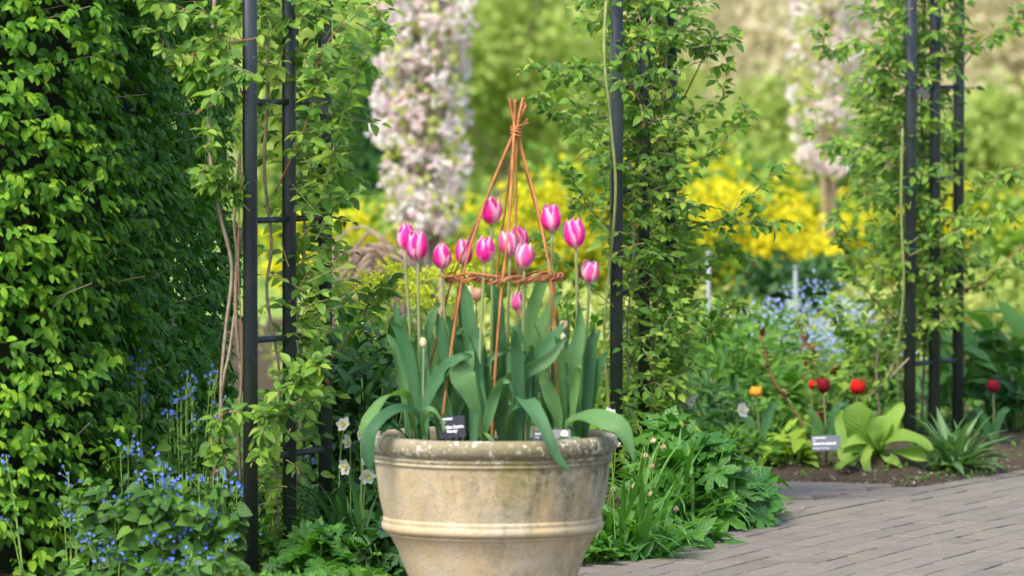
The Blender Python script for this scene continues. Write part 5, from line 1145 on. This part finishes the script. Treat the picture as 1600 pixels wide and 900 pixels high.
# blossom trees
def blossom_tree(label, px, D, w, segs, n, z0, seed):
    x = (px - 800) * D / F; b = Vector((x, D, -.05)); t = thing('blossom_tree', label, 'tree', b, 'white flowering cherry trees'); st = random.getstate()
    for k in range(segs):
        a = Acc(); ox = (k - (segs - 1) / 2) * w * .3; pp = smooth_path([Vector((x + ox * .5, D, -.05)), Vector((x + ox * .8, D, .8)), Vector((x + ox, D + .05, 1.6)), Vector((x + ox * 1.3, D, 2.9))], 16); tube(a, pp, .026, .014, 7, 0, knob=.15)
        for j in range(12):
            q = pp[random.randint(5, 15)]; e = q + Vector((random.gauss(0, w * .35), random.gauss(0, .15), random.uniform(.15, .4))); tube(a, smooth_path([q, q.lerp(e, .5), e], 6), .006, .003, 4)
        a.obj('trunk', MT['pale_bark' if segs < 3 else 'bark'], t)
    cl = n; cz = z0 + rng.random(cl) * (2.9 - z0); env_ = .55 + .45 * np.clip((cz - z0) / .35, 0, 1); cx = x + rng.uniform(-1, 1, cl) * w * env_; cy = D + rng.normal(size=cl) * .18; m = 26
    pos = np.repeat(np.stack([cx, cy, cz], 1), m, 0); dr = unit(rng.normal(size=(cl * m, 3))); pos = pos + dr * rng.uniform(.4, 1, (cl * m, 1)) * np.repeat(rng.uniform(.026, .068, cl), m)[:, None]
    put_leaves(t, pos, dr + rvec(cl * m) * .8, dr * .5 + np.array([-.3, -.7, .6]) + rvec(cl * m) * .4, rng.uniform(.026, .042, cl * m), 'quad', 'white_bl', 0, sname='blossom', stuff=False)
    q = 2000; pos = np.stack([x + rng.uniform(-1, 1, q) * w * .95, D + rng.normal(size=q) * .16, z0 - .05 + rng.random(q) * 2.9], 1); put_leaves(t, pos, rvec(q), rvec(q) + np.array([0, -.5, .5]), rng.uniform(.03, .055, q), 'quad', 'bg_lime', 0, sname='crown', stuff=False)
    q = 380; pos = np.stack([x + rng.uniform(-1, 1, q) * w * .9, D - .05 + rng.normal(size=q) * .16, z0 - .05 + rng.random(q) * 2.9], 1); put_leaves(t, pos, rvec(q), rvec(q) + np.array([0, -.5, .5]), rng.uniform(.02, .04, q), 'quad', 'rose_young', 0, sname='young_foliage', stuff=False)
blossom_tree('flowering cherry with white blossom left of the obelisk', 660, 27.0, .20, 4, 250, .62, 1)
blossom_tree('flowering cherry with pale trunks and white blossom left of the farthest column', 1295, 30.0, .20, 2, 150, .85, 2)
# extra pale blossom at foot of second cherry is part of the same crown envelope
# yellow bushes
for i, (px, D, z0, rx, rz, lab) in enumerate([(650, 31, .0, .55, .40, 'yellow flowering bush behind the cherry by the obelisk'), (900, 29, .0, .66, .50, 'yellow flowering bush directly right of the obelisk'),
        (1010, 31, .0, .58, .50, 'yellow flowering bush behind the column next to the pot'), (1150, 30, 0, .6, .50, 'yellow flowering bush between the two right columns'), (1350, 32, 0, .55, .38, 'yellow flowering bush behind the pale cherry trunks'),
        (1510, 31, 0, .55, .40, 'yellow flowering bush behind the farthest column'), (1620, 30, 0, .4, .3, 'yellow flowering bush at the right edge'), (520, 33, 0, .5, .33, 'yellow flowering bush seen through the nearest column'), (780, 32, 0, .5, .33, 'yellow flowering bush behind the obelisk')]):
    tree(lab, px, D, z0, rx, rz, 1600, (.05, .09), 'bg_mid', 'bush', 'yellow_bush', 'yellow flowering bushes', False, extra=('yellow', 5200 if i not in (0, 7, 8) else 3400, (.026, .046)), clumps=30)
# low meadow plants in front of the yellow bushes
for i, (px, D, rx, rz, m, lab) in enumerate([(560, 25, .45, .24, 'bg_green', 'green low bush behind the spurges'), (720, 25.5, .5, .25, 'bg_green', 'green low bush behind the left tulip stems'), (880, 25, .5, .23, 'bg_lime', 'lime green low bush behind the right tulips'),
        (1010, 26, .45, .22, 'bg_lime', 'lime green low bush behind the column next to the pot'), (1130, 24.5, .4, .21, 'bg_green', 'green low bush left of the forget-me-nots'), (1240, 27, .42, .28, 'bg_dark', 'dark green bush above the forget-me-nots'), (1210, 33, .4, .40, 'bg_dark', 'rounded blue green bush between the yellow bushes'),
        (1400, 25, .5, .24, 'bg_lime', 'lime green low bush behind the farthest rose'), (1580, 26, .5, .30, 'bg_green', 'green low bush at the right edge')]):
    tree(lab, px, D, 0, rx, rz, 2200, (.04, .075), m, 'bush', 'low_bush', 'low bushes in the middle distance', False)
tree('dark evergreen shrub left of the flowering cherry', 575, 36, .0, .62, .85, 3800, (.07, .12), 'bg_dark', 'shrub', 'evergreen_shrub', None, False)
tree('dark evergreen shrub seen through the nearest column', 470, 38, .0, .7, .95, 3000, (.07, .12), 'bg_green', 'shrub', 'evergreen_shrub', None, False)
for i, (px, D, rx, rz, m, lab) in enumerate([(620, 50, 1.5, 1.6, 'bg_green', 'mid green tree behind the cherry blossom'), (760, 46, 1.3, 1.2, 'bg_green', 'bright green tree behind the tip of the obelisk'), (900, 48, 1.3, 1.0, 'bg_green', 'green tree between the obelisk and its right column'),
        (850, 62, 2.2, 2.2, 'bg_lime', 'light green tree farther back, centre'), (1040, 52, 1.3, 1.3, 'bg_glow', 'tree painted with pale glow behind the column next to the pot'), (1160, 50, 1.2, 1.25, 'bg_glow', 'tree painted with pale glow right of that column'),
        (1290, 54, 1.3, 1.4, 'bg_glow', 'tree painted with pale glow behind the right cherry'), (1230, 44, .9, .62, 'bg_green', 'green shrub between the two right columns'), (1420, 52, 1.3, 1.5, 'bg_glow', 'tree painted with pale glow behind the farthest column'),
        (1560, 50, 1.2, 1.3, 'bg_glow', 'tree painted with pale glow at the right edge'), (1560, 42, .7, .6, 'bg_green', 'green shrub low at the right edge'), (480, 54, 1.5, 1.8, 'bg_green', 'green tree seen through the nearest column'), (1100, 64, 2.0, 2.4, 'bg_glow', 'tall tree painted with pale glow farthest back, right of centre')]):  # crowns on the right are coloured pale in place of a light glow
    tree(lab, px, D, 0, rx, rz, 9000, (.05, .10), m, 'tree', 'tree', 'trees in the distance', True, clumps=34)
# distant wood closing the view
def wood():
    n = 90000; x = rng.uniform(-22, 22, n); y = rng.uniform(72, 84, n); z = rng.uniform(0, 9, n) ** 1.0
    a = Acc(); pos = np.stack([x, y, z], 1); nrm = rvec(n) + np.array([0, -.6, .5]); M = frames(rvec(n), nrm, rng.uniform(.14, .28, n)); rr = np.array([.5 + .5 * mnoise.noise((p[0] * .35, p[1] * .2, p[2] * .35)) for p in pos])
    a.many(TP['quad'][0], M, pos, np.clip(rr, 0, 1)); a.obj('distant_wood', MT['bg_green2'], kind='stuff')
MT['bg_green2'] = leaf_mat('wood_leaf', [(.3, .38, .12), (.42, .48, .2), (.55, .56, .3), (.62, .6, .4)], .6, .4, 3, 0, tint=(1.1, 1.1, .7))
wood()
# woven dead branches behind the leftmost tulips
def deadhedge():
    b = ground_at(600, 23.5); t = thing('branch_fence', 'low tangle of bare brown branches behind the leftmost tulips', 'fence', b)
    for i in range(20):
        x0 = random.uniform(500, 560); y0 = random.uniform(375, 470); x1 = random.uniform(620, 700); pts = [P(x0, y0 + random.uniform(0, 40), 23.5), P(lerp(x0, x1, .35), y0 - random.uniform(0, 30), 23.5 + random.gauss(0, .1)), P(lerp(x0, x1, .7), y0 + random.uniform(-10, 30), 23.5 + random.gauss(0, .1)), P(x1, y0 + random.uniform(10, 90), 23.6)]
        tube_obj('branch', pts, random.uniform(.005, .011), MT['twig'], t, .004, 6, 16, .2)
    for x in (520, 575, 630, 690): tube_obj('upright', [P(x, 380, 23.5), ground_at(x, 23.5)], .012, MT['twig'], t, .014, 6)
deadhedge()
for lab, px, y0, y1, D in [('pale grey stake beyond the column next to the pot', 1107, 398, 480, 23.5), ('short pale grey stake behind the forget-me-nots', 1243, 420, 500, 25.0)]:
    b = ground_at(px, D); t = thing('garden_stake', lab, 'stake', b, 'grey stakes in the beds'); tube_obj('shaft', [b, P(px, y0, D)], .009, MT['stake'], t, .009, 8); tube_obj('cap', [P(px, y0, D), P(px, y0 - 5, D)], .012, MT['stake'], t, .011, 8)
# dry grass tuft
tuft('pale dry grass tuft between the two right columns', 'grass_tuft', 'grass', 1180, 23.5, .12, (.3, .6), 90, 'blade', 'drygrass', (R(3), R(45))) if 'drygrass' in MT else None
MT['dry'] = leaf_mat('dry_grass', [(.42, .40, .14), (.55, .5, .2), (.6, .55, .28)], .6, .3, 3, 0, parallel=True)
tuft('pale dry grass tuft between the two right columns', 'grass_tuft', 'grass', 1180, 23.5, .16, (.14, .30), 160, 'blade', 'dry', (R(3), R(45)), singles=0)
# ground cover: seedlings in the beds
def cover():
    L = []
    while len(L) < 5600:
        x = random.uniform(-2, 2.6); y = random.uniform(15.1, 24) if len(L) > 900 else random.uniform(14.9, 15.6); d = float(path_sd(np.array([x]), np.array([y]))[0])
        if d > .02 and abs(x) < .1 * y and not (x < -1.15 and y < 15.7) and (mnoise.noise((x * 4, y * 3, 0)) > -.05 - max(0, d - .3) * .6): L.append((x, y, gz(x, y) + .002))
    L = np.array(L); n = len(L); k = 5; pos = np.repeat(L, k, 0) + rng.normal(size=(n * k, 3)) * np.array([.012, .012, .004]); m = n * k
    a = Acc(); far = sstep((pos[:, 1] - 19.5) / 2); M = frames(rvec(m) + np.array([0, 0, .5]), rvec(m) * .5 + np.array([0, -.3, 1]), rng.uniform(.010, .024, m) * (1 + far * .8)); a.many(TP['rose'][0], M, pos, rng.random(m)); a.obj('ground_cover', MT['lush_leaf'], kind='stuff')
cover()
for o in bpy.data.objects:
    if '_o' in o: del o['_o']
